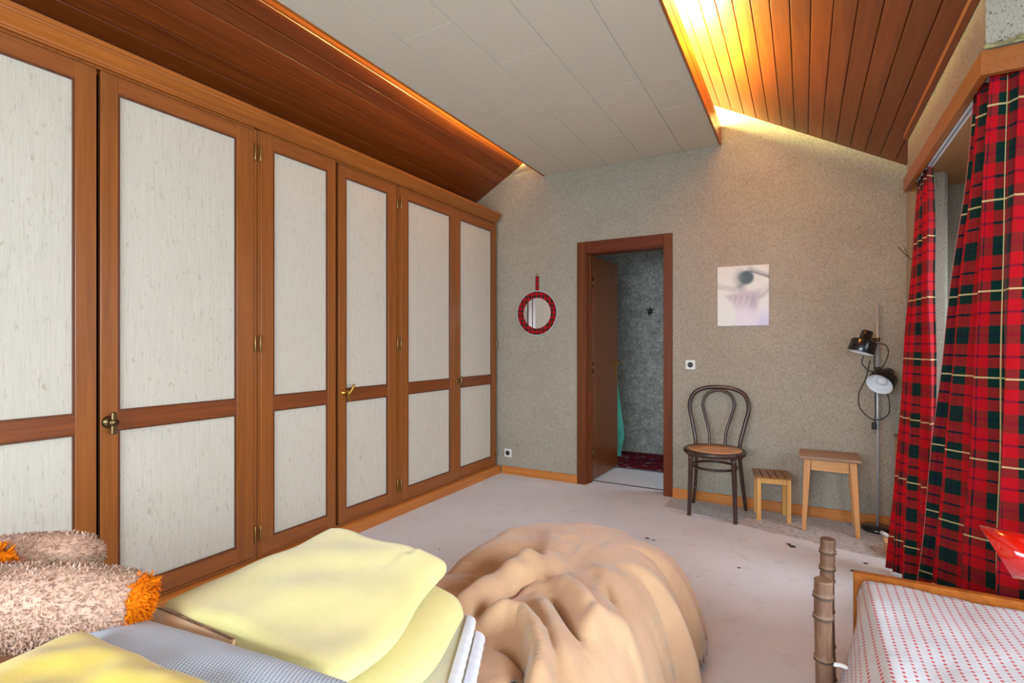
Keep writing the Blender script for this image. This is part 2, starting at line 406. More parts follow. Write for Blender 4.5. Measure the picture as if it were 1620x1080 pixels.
M = dict(
    paper=make_wallpaper(), marble=make_marble_paper(), floor=make_floor(), tartan=make_tartan(), tartan2=make_tartan(objspace=1), linen=make_linen(), dots=make_dots(),
    meshfab=make_mesh_fabric(), rug=make_rug(), spread=make_pattern_spread(), card=make_cardboard(), cane=make_cane(), pane=make_pane(), bamboo=make_bamboo(),
    stile=wood('wardrobe_stile_wood', (126, 68, 22), (158, 90, 34), 'z'), railw=wood('wardrobe_rail_wood', (126, 66, 22), (158, 88, 34), 'y'), railm=wood('wardrobe_mid_rail_wood', (106, 50, 16), (142, 74, 26), 'y'),
    cornice=wood('cornice_wood', (142, 74, 20), (182, 104, 34), 'y'), plinth=wood('plinth_wood', (170, 96, 38), (206, 128, 58), 'y'),
    bead=wood('bead_wood', (84, 42, 18), (112, 60, 28), 'z'),
    plank=wood('ceiling_plank_wood', (108, 46, 9), (142, 70, 17), 'y', rough=0.5, randomize=0.30),
    skirt=wood('skirting_wood', (180, 106, 46), (214, 138, 66), 'x'),
    mahog=wood('door_frame_mahogany', (86, 38, 10), (122, 60, 20), 'z', rough=0.5, coat=0.03, spec=0.25), mahogx=wood('door_head_mahogany', (86, 32, 9), (114, 48, 15), 'x', rough=0.5, coat=0.03, spec=0.25),
    leaf=wood('door_leaf_veneer', (86, 42, 12), (126, 66, 22), 'z', rough=0.33),
    pelmet=wood('pelmet_wood', (132, 70, 22), (166, 94, 36), 'y'), soffit=wood('soffit_board', (150, 104, 62), (176, 126, 80), 'y', rough=0.6),
    darkwood=plain('groove_dark', (30, 14, 8), 0.9),
    bent=wood('bentwood_dark_stain', (44, 28, 24), (78, 50, 40), 'z', rough=0.28, coat=0.4),
    pine=wood('pine_legs', (196, 138, 70), (226, 172, 100), 'z'), slat=wood('brown_slat_wood', (124, 78, 42), (160, 106, 60), 'y'),
    beech=wood('beech_stool', (186, 124, 70), (214, 154, 96), 'z'), beechx=wood('beech_apron', (190, 130, 74), (218, 160, 100), 'x'), stooltop=wood('worn_stool_top', (128, 98, 74), (170, 134, 104), 'x', rough=0.6),
    tile=plain('ceiling_tile_white', (208, 198, 180), 0.9, var=0.01, spec=0.05),
    white=plain('white_paint', (225, 223, 216), 0.6), plastic=plain('socket_plastic', (222, 220, 212), 0.35), black=plain('black_enamel', (18, 18, 20), 0.25, coat=0.3),
    blackm=plain('black_matt', (20, 20, 22), 0.6), steel=plain('brushed_steel', (176, 178, 180), 0.3, 1.0), chrome=plain('chrome', (186, 188, 190), 0.3, 0.3),
    brass=plain('brass', (196, 150, 70), 0.25, 1.0), oldbrass=plain('dark_brass', (110, 92, 58), 0.35, 1.0), alu=plain('aluminium_rail', (226, 228, 230), 0.35, 0.2),
    mirror=plain('mirror_glass', (236, 238, 238), 0.01, 1.0),
    lampin=plain('lamp_white_inside', (232, 234, 234), 0.4), red=plain('red_acrylic', (196, 22, 12), 0.08, coat=0.8),
    tan=fleece('tan_fleece', (182, 141, 104), (206, 165, 126)), yellow=fleece('yellow_fleece', (217, 203, 126), (234, 221, 152), patch=5), cream=fleece('cream_blanket', (212, 206, 178), (226, 222, 198), 0.2),
    satin=plain('satin_binding', (226, 228, 236), 0.3, spec=0.6), velvet=fleece('yellow_velvet', (214, 178, 40), (232, 204, 84), 0.25, 400, 7, 0.15),
    plush=fleece('tan_plush', (176, 136, 112), (200, 162, 138), 0.2, 120, 12), plushd=plain('tan_fur', (196, 158, 134), 0.95, var=0.14, spec=0.05), orange=plain('orange_fur', (244, 128, 10), 0.9, var=0.15, spec=0.1),
    teal=fleece('teal_cloth', (70, 168, 146), (104, 200, 176), 0.1, 200, 6, 0.1), mattress=fleece('ticking', (196, 190, 180), (214, 208, 198), 0.05, 150, 6, 0.1),
    cord=plain('black_cord', (24, 22, 22), 0.5), paperw2=plain('torn_paper_back', (196, 186, 130), 0.9, var=0.4), paperw=plain('white_paper', (226, 228, 226), 0.6), debris=plain('debris_brown', (70, 50, 34), 0.9),
    corr=plain('corrugated_edge', (150, 112, 80), 0.9, var=0.3), selv=plain('pink_selvedge', (186, 120, 116), 0.8), hingeb=plain('worn_hinge_brass', (150, 118, 66), 0.4, 0.8), noder=plain('bamboo_node_dark', (74, 62, 54), 0.7), nodel=plain('bamboo_node_pale', (140, 112, 88), 0.6), thread=plain('white_thread', (235, 232, 225), 0.8),
    photo=make_vcol(), bulb=make_glow('warm_bulb_glass', (1.0, 0.72, 0.25, 1), 12.0),
)

# ------------------------------------------------------------------ the room shell
D = 4.18; XW = -2.50; XR = 0.586; XB = 0.525
bm = BM(); box(bm, -3.2, 2.32, -2.32, 4.33, -0.10, 0.0)
floor = tag(obj('floor', bm, M['floor']), 'pale beige floor covering with stains and grime', kind='structure')
bm = BM(); box(bm, -2.8, 0.72, 4.33, 5.77, -0.10, -0.002)
fl2 = tag(obj('floor', bm, M['floor']), 'corridor floor beyond the doorway', kind='structure')
bm = BM()
DX0, DX1, DZ = -1.630, -0.962, 1.992
box(bm, -3.2, DX0, D, D+0.12, 0, 3.5); box(bm, DX1, 0.72, D, D+0.12, 0, 3.5); box(bm, DX0, DX1, D, D+0.12, DZ, 3.5)
wb = tag(obj('wall_back', bm, M['paper']), 'back wall with speckled woven grey-beige wallpaper', kind='structure')
bm = BM(); box(bm, -3.2, -3.1, -2.32, D, 0, 3.5); box(bm, -3.1, XW-0.02, -2.2, 0.30, 0, 2.6)
tag(obj('wall_left', bm, M['paper']), 'left wall behind the wardrobes', kind='structure')
bm = BM(); box(bm, XR, 0.69, 3.70, D, 0, 2.5)
tag(obj('wall_right', bm, M['paper']), 'narrow wallpapered pier in the right back corner', kind='structure')
# alcove wall with a rounded concave corner
bm = BM(); pts = [(0.69, 3.74)]
for k in range(9):
    a = math.pi + k*(-math.pi/2)/8; pts.append((0.69+0.16+0.16*math.cos(a), 3.90+0.16*math.sin(a)))
pts += [(1.52, 4.06)]
A = [bm.verts.new((x, y, 0)) for x, y in pts]; B = [bm.verts.new((x, y, 2.5)) for x, y in pts]
for i in range(len(pts)-1): bm.faces.new((A[i], A[i+1], B[i+1], B[i])).smooth = True
tag(solidify(obj('wall_alcove', bm, M['paper']), 0.04, 0), 'rounded wallpapered alcove wall behind the curtains', kind='structure')
# bulkhead above the pelmet (two legs)
bm = BM(); box(bm, XB, 0.60, 2.25, 3.70, 2.155, 2.44); box(bm, 0.60, 2.32, 2.25, 2.33, 2.155, 2.44)
tag(obj('wall_bulkhead', bm, M['paper']), 'wallpapered bulkhead strip above the curtain pelmet', kind='structure')
# dormer on the right, rear wall, alcove window wall (outside the frame)
def window_wall(name, label, axis, pos, a0, a1, w0, w1, zb, zt, zmax, thick, n):
    bm = BM()
    def bx(p0, p1, z0, z1):
        if axis == 'x': box(bm, pos, pos+thick, p0, p1, z0, z1)
        else: box(bm, p0, p1, pos-thick, pos, z0, z1)
    bx(a0, w0, 0, zmax); bx(w1, a1, 0, zmax); bx(w0, w1, 0, zb); bx(w0, w1, zt, zmax)
    tag(obj(name, bm, M['white']), label, kind='structure')
    bm = BM(); f = 0.05; o = pos+thick*0.5 if axis == 'x' else pos-thick*0.5
    def fx(p0, p1, z0, z1, t=0.03, b=bm):
        if axis == 'x': box(b, o-t, o+t, p0, p1, z0, z1)
        else: box(b, p0, p1, o-t, o+t, z0, z1)
    mid = (w0+w1)/2
    fx(w0, w0+f, zb, zt); fx(w1-f, w1, zb, zt); fx(mid-f/2, mid+f/2, zb, zt); fx(w0+f, w1-f, zb, zb+f); fx(w0+f, w1-f, zt-f, zt)
    w = tag(obj('window_%d' % n, bm, M['white']), 'white framed window', kind='structure')
    for p0, p1 in ((w0+f, mid-f/2), (mid+f/2, w1-f)):
        b2 = BM(); fx(p0, p1, zb+f, zt-f, 0.003, b2); obj('pane', b2, M['pane'], w)
window_wall('wall_dormer', 'white dormer wall with window', 'x', 2.22, -1.2, 2.25, -1.03, 1.27, 0.78, 2.12, 2.5, 0.10, 1)
window_wall('wall_rear', 'rear wall behind the camera with window', 'y', -2.22, -3.2, 0.6, -2.25, 0.45, 0.72, 2.18, 3.5, 0.10, 2)
window_wall('wall_alcove_window', 'alcove wall with a small window', 'x', 1.42, 2.33, 4.06, 2.55, 3.6, 0.8, 2.0, 2.5, 0.10, 3)
bm = BM(); box(bm, XB, 2.32, -1.3, -1.2, 0, 2.5); box(bm, XB, XB+0.1, -2.32, -1.3, 0, 3.0)
tag(obj('wall_dormer_side', bm, M['white']), 'white side wall of the dormer', kind='structure')
bm = BM(); box(bm, XB+0.02, 2.32, -1.3, 2.30, 2.44, 2.50)
tag(obj('ceiling_dormer', bm, M['white']), 'flat dormer ceiling', kind='structure')
bm = BM(); box(bm, 0.60, 1.52, 2.33, 4.10, 2.17, 2.22)
tag(obj('ceiling_alcove', bm, M['soffit']), 'brown board soffit over the curtained alcove', kind='structure')
# corridor shell
bm = BM(); box(bm, -2.8, 0.72, 5.65, 5.77, 0, 2.6); tag(obj('wall_corridor', bm, M['marble']), 'corridor wall with grey marbled wallpaper', kind='structure')
bm = BM(); box(bm, -2.9, -2.8, D+0.12, 5.77, 0, 2.6); box(bm, 0.62, 0.72, D+0.12, 5.65, 0, 2.6); box(bm, -2.9, 0.72, D+0.12, 5.77, 2.5, 2.6)
tag(obj('wall_corridor_ends', bm, M['white']), 'end walls and ceiling of the corridor', kind='structure')

# sloped plank ceilings
L0 = (-3.16, 2.994+0.572*(-3.16+2.018)); RIDGE = (-1.284, 3.41); R0 = (0.605, 2.996-0.556*(0.605+0.55))
bm = BM()
prism(bm, [(L0[0], -2.3, L0[1]+0.03), (RIDGE[0], -2.3, RIDGE[1]+0.03), (R0[0], -2.3, R0[1]+0.03), (R0[0], -2.3, R0[1]+0.06), (RIDGE[0], -2.3, RIDGE[1]+0.08), (L0[0], -2.3, L0[1]+0.06)], (0, 6.52, 0))
ceil = tag(obj('ceiling', bm, M['plank']), 'steep gabled ceiling clad in varnished cedar planks', kind='structure')
def planks(p0, p1, n):
    p0 = Vector((p0[0], 0, p0[1])); p1 = Vector((p1[0], 0, p1[1])); d = (p1-p0)/n; u = d.normalized()
    nn = Vector((-u.z, 0, u.x)); nn = nn if nn.z > 0 else -nn
    w = d.length; g = 0.0011; c = 0.0035; t = 0.018
    me = None
    for k in range(n):
        org = p0+d*k
        if me is None:
            b = BM()
            sec = [(g, t), (g, c), (g+c, 0), (w-g-c, 0), (w-g, c), (w-g, t)]
            prism(b, [u*a+nn*h+Vector((0, -2.28, 0)) for a, h in sec], (0, 6.46, 0))
            bmesh.ops.recalc_face_normals(b, faces=b.faces)
            me = bpy.data.meshes.new('plank'); b.to_mesh(me); b.free(); me.materials.append(M['plank'])
        o = bpy.data.objects.new('plank', me); COL.objects.link(o); o.parent = ceil; o.location = org
planks(L0, RIDGE, 23); planks(R0, RIDGE, 23)
# edge trim where the right slope meets the bulkhead
bm = BM(); zt = 2.996-0.556*(XB+0.55)
hexa(bm, [(XB-0.022, 2.26, zt-0.02), (XB-0.002, 2.26, zt-0.028), (XB-0.002, 3.69, zt-0.028), (XB-0.022, 3.69, zt-0.02), (XB-0.022, 2.26, zt+0.008), (XB-0.002, 2.26, zt-0.004), (XB-0.002, 3.69, zt-0.004), (XB-0.022, 3.69, zt+0.008)])
tag(obj('trim_1', bm, M['plank']), 'wood bead along the lower edge of the plank slope', kind='structure')

# suspended white ceiling raft: tiles and wooden upstand boards
raft = thing('ceiling_raft', 'flat white tiled ceiling raft hung below the plank slopes', 'ceiling panel', (-1.284, 1.0, 2.715))
RX = [-2.018, -1.745, -1.433, -1.126, -0.816, -0.552]; RZ = 2.715
for k in range(5):
    off = (0.0, 0.62, 0.2, 0.9, 0.45)[k]; y = 4.178
    ys = [4.178]; y = 4.178-off-0.35
    while y > -2.2: ys.append(y); y -= 1.24
    ys.append(-2.2)
    for y1, y0 in zip(ys, ys[1:]):
        b = BM(); box(b, RX[k]+0.0011, RX[k+1]-0.0011, y0+0.0011, y1-0.0011, RZ, RZ+0.012, bev=0.0015); obj('ceiling_tile', b, M['tile'], raft)
b = BM(); box(b, RX[0], RX[-1], -2.2, 4.178, RZ+0.013, RZ+0.03); obj('raft_deck', b, M['darkwood'], raft)
for x0, x1 in ((RX[-1], RX[-1]+0.014), (RX[0]-0.014, RX[0])):
    for z0, z1 in ((RZ-0.004, RZ+0.07), (RZ+0.072, RZ+0.142)):
        b = BM(); box(b, x0, x1, -2.2, 4.178, z0, z1, bev=0.003); obj('edge_board', b, M['cornice'], raft)
def hidden_lamp(name, label, loc, power):
    t = thing(name, label, 'lamp', (loc[0], loc[1], RZ+0.03))
    b = BM(); lathe(b, disc_prof(0.04, 0.03), (loc[0], loc[1], RZ+0.0305), (0, 0, 1)); obj('lamp_holder', b, M['plastic'], t)
    b = BM(); lathe(b, [(0, 0), (0.013, 0), (0.015, 0.01), (0.024, 0.03), (0.024, 0.04), (0.016, 0.052), (0, 0.056)], (loc[0], loc[1], RZ+0.061), (0, 0, 1), 16); obj('bulb', b, M['bulb'], t)
    l = bpy.data.lights.new(name+'_light', 'POINT'); l.energy = power; l.color = (1.0, 0.88, 0.30); l.shadow_soft_size = 0.07
    o = bpy.data.objects.new(name+'_light', l); COL.objects.link(o); o.location = (loc[0], loc[1], RZ+0.165)
hidden_lamp('uplight', 'warm bulb glowing behind the right edge of the white ceiling raft', (-0.72, 2.95), 560)
hidden_lamp('uplight', 'warm bulb glowing behind the left edge of the white ceiling raft', (-1.60, 3.1), 130)

# skirting
def skirting(n, x0, x1):
    b = BM(); prism(b, [(x0, D, 0), (x0, D-0.014, 0), (x0, D-0.014, 0.066), (x0, D-0.009, 0.072), (x0, D, 0.072)], (x1-x0, 0, 0))
    tag(obj('baseboard_%s' % n, b, M['skirt']), 'orange varnished wooden skirting board on the back wall', kind='structure')
skirting('left', -2.46, -1.703); skirting('right', -0.896, 0.584)

# door frame, leaf
fr = tag(obj('door_1', box(BM(), -1.704, -1.626, D-0.014, D, 0, 2.085, bev=0.003), M['mahog']), 'dark mahogany door frame with open door', kind='structure')
b = BM(); box(b, -0.967, -0.898, D-0.014, D, 0, 2.085, bev=0.003); obj('door_casing', b, M['mahog'], fr)
b = BM(); box(b, -1.626, -0.967, D-0.014, D, 1.99, 2.085, bev=0.003); obj('door_head', b, M['mahogx'], fr)
b = BM(); box(b, -1.632, -1.62, D, 4.24, 0, 1.99); box(b, -1.632, -1.606, 4.24, 4.285, 0, 1.99); obj('door_jamb', b, M['mahog'], fr)
b = BM(); box(b, -0.967, -0.955, D, 4.30, 0, 1.99); obj('door_jamb', b, M['mahog'], fr)
b = BM(); box(b, -1.62, -0.967, D, 4.30, 1.982, 1.995); obj('door_lintel', b, M['mahogx'], fr)
b = BM(); box(b, -1.62, -0.967, 4.325, 4.335, -0.001, 0.004); obj('threshold_strip', b, M['darkwood'], fr)
leaf = thing('door_leaf', 'dark brown veneered door standing open into the corridor', 'door', (-1.605, 4.29, 0.012))
b = BM(); hexa(b, [(-1.648, 4.292, 0.012), (-1.608, 4.292, 0.012), (-1.592, 4.945, 0.012), (-1.632, 4.945, 0.012), (-1.648, 4.292, 1.985), (-1.608, 4.292, 1.985), (-1.592, 4.945, 1.985), (-1.632, 4.945, 1.985)], bev=0.003)
obj('door_panel', b, M['leaf'], leaf)
b = BM(); box(b, -1.5935, -1.586, 4.872, 4.900, 0.86, 1.06, bev=0.004); pl = obj('handle_plate', b, M['brass'], leaf)
b = BM(); tube(b, catmull([(-1.590, 4.886, 1.03), (-1.555, 4.886, 1.03), (-1.540, 4.875, 1.03), (-1.537, 4.83, 1.027), (-1.537, 4.785, 1.022)], 4), [0.009]*12+[0.008]*4+[0.007], 10); obj('lever', b, M['brass'], pl)
b = BM(); tube(b, [(-1.5915, 4.886, 0.91), (-1.582, 4.886, 0.91)], 0.006, 10); obj('keyhole', b, M['oldbrass'], pl)
for z in (0.25, 1.0, 1.75):
    b = BM(); tube(b, [(-1.602, 4.288, z-0.045), (-1.602, 4.288, z+0.045)], 0.006, 8); obj('hinge', b, M['oldbrass'], leaf)

# ------------------------------------------------------------------ wardrobes
def bead(b, x, y0, y1, z0, z1, w=0.012, t=0.006, mi=0):
    box(b, x-0.012, x+t*0.0, y0, y0+w, z0, z1, mi); box(b, x-0.012, x, y1-w, y1, z0, z1, mi)
    box(b, x-0.012, x, y0+w, y1-w, z0, z0+w, mi); box(b, x-0.012, x, y0+w, y1-w, z1-w, z1, mi)
def handle_lock(x, y, z, parent):
    b = BM(); lathe(b, [(0.026, 0), (0.026, 0.004), (0.020, 0.014), (0.014, 0.018), (0.012, 0.03), (0.012, 0.042)], (x, y, z), (1, 0, 0), 18)
    lathe(b, [(0, 0.040), (0.016, 0.041), (0.018, 0.048), (0.014, 0.054), (0.0, 0.055)], (x, y, z), (1, 0, 0), 18)
    hexa(b, [(x+0.038, y-0.012, z-0.047), (x+0.054, y-0.012, z-0.047), (x+0.054, y+0.012, z-0.047), (x+0.038, y+0.012, z-0.047), (x+0.038, y-0.009, z+0.044), (x+0.052, y-0.009, z+0.044), (x+0.052, y+0.009, z+0.044), (x+0.038, y+0.009, z+0.044)], bev=0.004)
    return tag(obj('handle', b, M['oldbrass'], parent, smooth=False), 'dark metal turn handle with lock')
def handle_brass(x, y, z, parent):
    b = BM(); lathe(b, [(0.022, 0), (0.022, 0.004), (0.012, 0.012), (0.009, 0.03), (0.009, 0.036)], (x, y, z), (1, 0, 0), 18)
    tube(b, catmull([(x+0.034, y+0.012, z-0.052), (x+0.037, y+0.006, z-0.025), (x+0.037, y, z), (x+0.036, y-0.004, z+0.012)][::-1], 4), 0.008, 10)
    tube(b, catmull([(x+0.037, y, z-0.01), (x+0.045, y+0.022, z+0.02), (x+0.050, y+0.038, z+0.052)], 4), [0.009]*8+[0.007], 10)
    return tag(obj('handle', b, M['brass'], parent), 'bright brass lever handle')
def handle_bar(x, y, z, parent):
    b = BM(); lathe(b, [(0.018, 0), (0.018, 0.004), (0.010, 0.010), (0.008, 0.03), (0.010, 0.036)], (x, y, z), (1, 0, 0), 16)
    tube(b, [(x+0.036, y, z-0.045), (x+0.036, y, z-0.03), (x+0.036, y, z), (x+0.036, y, z+0.03), (x+0.036, y, z+0.04)], [0.005, 0.007, 0.010, 0.006, 0.004], 10)
    return tag(obj('handle', b, M['oldbrass'], parent), 'dark bronze bar handle')
def hinge(x, y, z, parent):
    b = BM(); tube(b, [(x+0.004, y, z-0.045), (x+0.004, y, z-0.040), (x+0.004, y, z+0.040), (x+0.004, y, z+0.045)], [0.002, 0.0048, 0.0048, 0.002], 10)
    for k in (-0.014, 0.014): tube(b, [(x+0.004, y, z+k-0.001), (x+0.004, y, z+k+0.001)], 0.0056, 10)
    obj('hinge', b, M['hingeb'], parent)
def wardrobe_door(unit, y0, y1, hside, ls, rs, proud, handle=None):
    """y0..y1 door; ls/rs stile widths; panels upper/lower"""
    x = XW+proud; z0, z1 = 0.092, 2.322; zb, zm0, zm1, zt = 0.168, 0.848, 0.922, 2.252
    b = BM()
    box(b, x-0.024, x, y0, y0+ls, z0, z1, 0, bev=0.0015); box(b, x-0.024, x, y1-rs, y1, z0, z1, 0, bev=0.0015)
    for a, c, mi in ((z0, zb, 1), (zm0, zm1, 2), (zt, z1, 1)): box(b, x-0.024, x-0.0006, y0+ls, y1-rs, a, c, mi, bev=0.001)
    d = obj('door', b, [M['stile'], M['railw'], M['railm']], unit)
    for a, c in ((zb, zm0), (zm1, zt)):
        b = BM(); box(b, x-0.020, x-0.011, y0+ls+0.002, y1-rs-0.002, a+0.002, c-0.002); obj('door_panel', b, M['linen'], d)
        b = BM(); bead(b, x-0.002, y0+ls, y1-rs, a, c, 0.008); obj('panel_bead', b, M['bead'], d)
    hy = y1+0.006 if hside == 'r' else y0-0.006
    for hz in (0.206, 1.208, 2.211): hinge(x, hy, hz, d)
    if handle: handle[0](x, handle[1], handle[2], d)
def wardrobe(label, y0, y1, doors):
    u = thing('wardrobe', label, 'wardrobe', (XW-0.3, (y0+y1)/2, 0.0), 'built-in wardrobes along the left wall')
    b = BM()
    box(b, -3.09, XW-0.03, y0+0.001, y0+0.02, 0.074, 2.33); box(b, -3.09, XW-0.03, y1-0.02, y1-0.001, 0.074, 2.33)
    box(b, -3.09, XW-0.03, y0+0.02, y1-0.02, 0.074, 0.092); box(b, -3.09, XW-0.03, y0+0.02, y1-0.02, 2.312, 2.33); box(b, -3.09, -3.08, y0+0.02, y1-0.02, 0.092, 2.312)
    obj('carcass', b, M['stile'], u)
    b = BM(); e = 0.018
    box(b, XW-0.029, XW-0.004, y0+0.001, y0+e, 0.074, 2.33); box(b, XW-0.029, XW-0.004, y1-e, y1-0.001, 0.074, 2.33)
    box(b, XW-0.029, XW-0.004, y0+e, y1-e, 2.325, 2.336); box(b, XW-0.029, XW-0.004, y0+e, y1-e, 0.074, 0.089)
    obj('face_frame', b, M['stile'], u)
    for d in doors: wardrobe_door(u, *d)
wardrobe('wide wardrobe nearest the camera, its door with dark lock handle', 0.31, 1.708, [(0.335, 0.998, 'l', 0.07, 0.070, 0.0, None), (1.012, 1.688, 'r', 0.062, 0.093, 0.0, (handle_lock, 1.040, 0.882))])
wardrobe('narrower middle wardrobe with bright brass lever handle', 1.710, 2.800, [(1.727, 2.228, 'l', 0.072, 0.060, 0.004, None), (2.254, 2.775, 'r', 0.056, 0.086, 0.0, (handle_brass, 2.296, 0.902))])
wardrobe('farthest wardrobe beside the back wall with dark bar handle', 2.802, 4.135, [(2.820, 3.462, 'l', 0.072, 0.052, 0.004, None), (3.466, 4.118, 'r', 0.085, 0.062, 0.0, (handle_bar, 3.518, 0.902))])
prof = [(-2.56, 2.337), (-2.492, 2.337), (-2.489, 2.343), (-2.483, 2.345), (-2.480, 2.352), (-2.474, 2.356), (-2.462, 2.366), (-2.450, 2.384), (-2.444, 2.388), (-2.442, 2.394), (-2.436, 2.396), (-2.434, 2.412), (-2.446, 2.414), (-2.448, 2.420), (-2.56, 2.424)]
b = BM(); prism(b, [(x, 0.30, z) for x, z in prof], (0, 3.815, 0))
tag(obj('cornice', b, M['cornice'], loc=(-2.5, 2.2, 2.337)), 'moulded varnished cornice running along the tops of the wardrobes', 'cornice')
b = BM(); prism(b, [(-2.62, 0.30, 0), (-2.470, 0.30, 0), (-2.470, 0.30, 0.058), (-2.476, 0.30, 0.066), (-2.492, 0.30, 0.073), (-2.62, 0.30, 0.073)], (0, 3.866, 0))
tag(obj('plinth_board', b, M['plinth'], loc=(-2.5, 2.2, 0)), 'orange wooden plinth board along the foot of the wardrobes', 'plinth')

# ------------------------------------------------------------------ pelmet, rail, curtains
b = BM(); xp = XB-0.016
prism(b, [(xp, 2.234, 2.086), (xp, 3.735, 2.086), (xp+0.022, 3.735, 2.086), (xp+0.022, 2.256, 2.086), (2.2, 2.256, 2.086), (2.2, 2.234, 2.086)], (0, 0, 0.078))
pel = thing('pelmet', 'varnished wooden pelmet board above the tartan curtains', 'pelmet', (0.53, 2.24, 2.086))
obj('pelmet_board', b, M['pelmet'], pel)
b = BM(); box(b, xp+0.022, 0.60, 3.715, 3.735, 2.086, 2.155); obj('pelmet_return', b, M['pelmet'], pel)
b = BM(); box(b, xp+0.022, 0.60, 2.256, 3.715, 2.150, 2.158); obj('pelmet_soffit', b, M['soffit'], pel)
rail = thing('curtain_rail', 'white double-track aluminium curtain rail under the pelmet', 'curtain rail', (0.57, 3.0, 2.12))
for dx in (0.0, 0.018):
    b = BM(); box(b, 0.561+dx, 0.573+dx, 2.262, 3.70, 2.128, 2.149, bev=0.002); obj('rail_track', b, M['alu'], rail)
b = BM(); box(b, 0.56, 0.595, 2.262, 3.70, 2.1495, 2.1505); obj('rail_base', b, M['alu'], rail)
def curtain(name, label, top, bot, ztop, zbot, npl, a_top, a_bot, W, H, phase, u0=0.0, v0=0.0, nu=160, nv=50, ease=1.0):
    T = [Vector((p[0], p[1], 0)) for p in catmull([(q[0], q[1], 0) for q in top], 12)]
    Bt = [Vector((p[0], p[1], 0)) for p in catmull([(q[0], q[1], 0) for q in bot], 12)]
    def at(P, s):
        f = s*(len(P)-1); i = min(int(f), len(P)-2); return P[i].lerp(P[i+1], f-i)
    def fn(s, t):
        e = t**ease
        p = at(T, s).lerp(at(Bt, s), e)
        d = (at(T, min(1, s+0.02))-at(T, max(0, s-0.02))).lerp(at(Bt, min(1, s+0.02))-at(Bt, max(0, s-0.02)), e); d.normalize()
        n = Vector((-d.y, d.x, 0))
        if n.x > 0: n = -n
        ph = 2*math.pi*npl*(s+0.05*math.sin(6*s+phase))+phase+0.5*nz(s*3, t*1.5, phase)
        amp = a_top+(a_bot-a_top)*e
        w = math.sin(ph); w = w*abs(w)**-0.25 if abs(w) > 1e-4 else 0
        p = p+n*(amp*w*(0.75+0.5*nz(s*5, 3.1, phase))+0.012*nz(s*6, t*4, 5+phase)) + d*(amp*0.35*math.sin(2*ph))
        return Vector((p.x, p.y, ztop(s)+(zbot(s)-ztop(s))*t))
    b = BM(); gridmesh(b, nu, nv, fn, lambda s, t: (u0+s*W/0.315, v0-t*H/0.315))
    c = thing(name, label, 'curtain', (bot[0][0], bot[0][1], zbot(0)))
    o = obj('curtain_cloth', b, M['tartan'], c); solidify(o, 0.004, 0)
    for k in range(npl+1):
        s = (k+0.5)/(npl+1); p = at(T, s); tp = BM(); tube(tp, [(p.x, p.y, ztop(s)-0.004), (p.x, p.y, 2.127)], 0.003, 6)
        obj('glider', tp, M['paperw'], c)
    # woven selvedge along the leading edge
    b = BM(); tube(b, [fn(0.0, k/40) for k in range(41)], 0.0022, 6); obj('selvedge', b, M['selv'], c)
    return c
curtain('curtain', 'narrow red tartan curtain gathered in the corner beside the floor lamp',
        [(0.566, 3.36), (0.568, 3.46), (0.570, 3.57), (0.574, 3.67)], [(0.555, 3.14), (0.50, 3.19), (0.45, 3.27), (0.40, 3.36)],
        lambda s: 2.118, lambda s: 0.02, 4, 0.016, 0.03, 0.85, 2.1, 0.4, 0.13, 0.15, 140, 46)
curtain('curtain', 'wide red tartan curtain spreading out in front of the dotted bed',
        [(0.552, 2.46), (0.556, 2.36), (0.575, 2.30), (0.65, 2.285), (0.78, 2.285)], [(0.49, 3.05), (0.55, 2.86), (0.60, 2.66), (0.68, 2.46), (0.90, 2.34)],
        lambda s: 2.112, lambda s: 0.03, 5, 0.020, 0.045, 1.55, 2.12, 1.1, -0.60, 0.33, 220, 60)

# ------------------------------------------------------------------ on the back wall
def ringxz(b, c, r0, r1, y0, y1, seg=64, mi=0, uv=None):
    lay = b.loops.layers.uv.verify()
    P = [[(r0, y0), (r1, y0), (r1, y1), (r0, y1)]][0]; rows = []
    for k in range(seg):
        a = 2*math.pi*k/seg; rows.append([b.verts.new((c[0]+r*math.cos(a), y, c[1]+r*math.sin(a))) for r, y in P])
    for k in range(seg):
        A = rows[k]; Bq = rows[(k+1) % seg]
        for j in range(4):
            f = b.faces.new((A[j], A[(j+1) % 4], Bq[(j+1) % 4], Bq[j])); f.material_index = mi
            for l in f.loops:
                l[lay].uv = ((l.vert.co.x-c[0])/0.085+0.25, (l.vert.co.z-c[1])/0.085+0.25)
mc = (-2.092, 1.487)
mir = thing('wall_mirror', 'round mirror in red tartan frame hanging on the back wall', 'mirror', (mc[0], D, mc[1]))
b = BM(); ringxz(b, mc, 0.138, 0.196, D-0.014, D-0.001); obj('mirror_frame', b, M['tartan2'], mir)
b = BM(); ringxz(b, mc, 0.1955, 0.204, D-0.018, D-0.001); obj('mirror_rim', b, M['chrome'], mir)
b = BM(); prism(b, [(mc[0]+0.139*math.cos(2*math.pi*k/64), D-0.009, mc[1]+0.139*math.sin(2*math.pi*k/64)) for k in range(64)], (0, 0.004, 0)); obj('mirror_glass', b, M['mirror'], mir)
b = BM(); lay = b.loops.layers.uv.verify(); box(b, mc[0]-0.017, mc[0]+0.017, D-0.008, D-0.002, 1.690, 1.822, bev=0.002)
for f in b.faces:
    for l in f.loops: l[lay].uv = ((l.vert.co.x-mc[0])/0.085+0.25, (l.vert.co.z-mc[1])/0.095)
obj('hanging_strap', b, M['tartan2'], mir)
b = BM(); tube(b, [(mc[0]+0.011*math.cos(a), D-0.005, 1.832+0.013*math.sin(a)) for a in [2*math.pi*k/18 for k in range(18)]], 0.0022, 6, closed=True); obj('hanging_ring', b, M['brass'], mir)

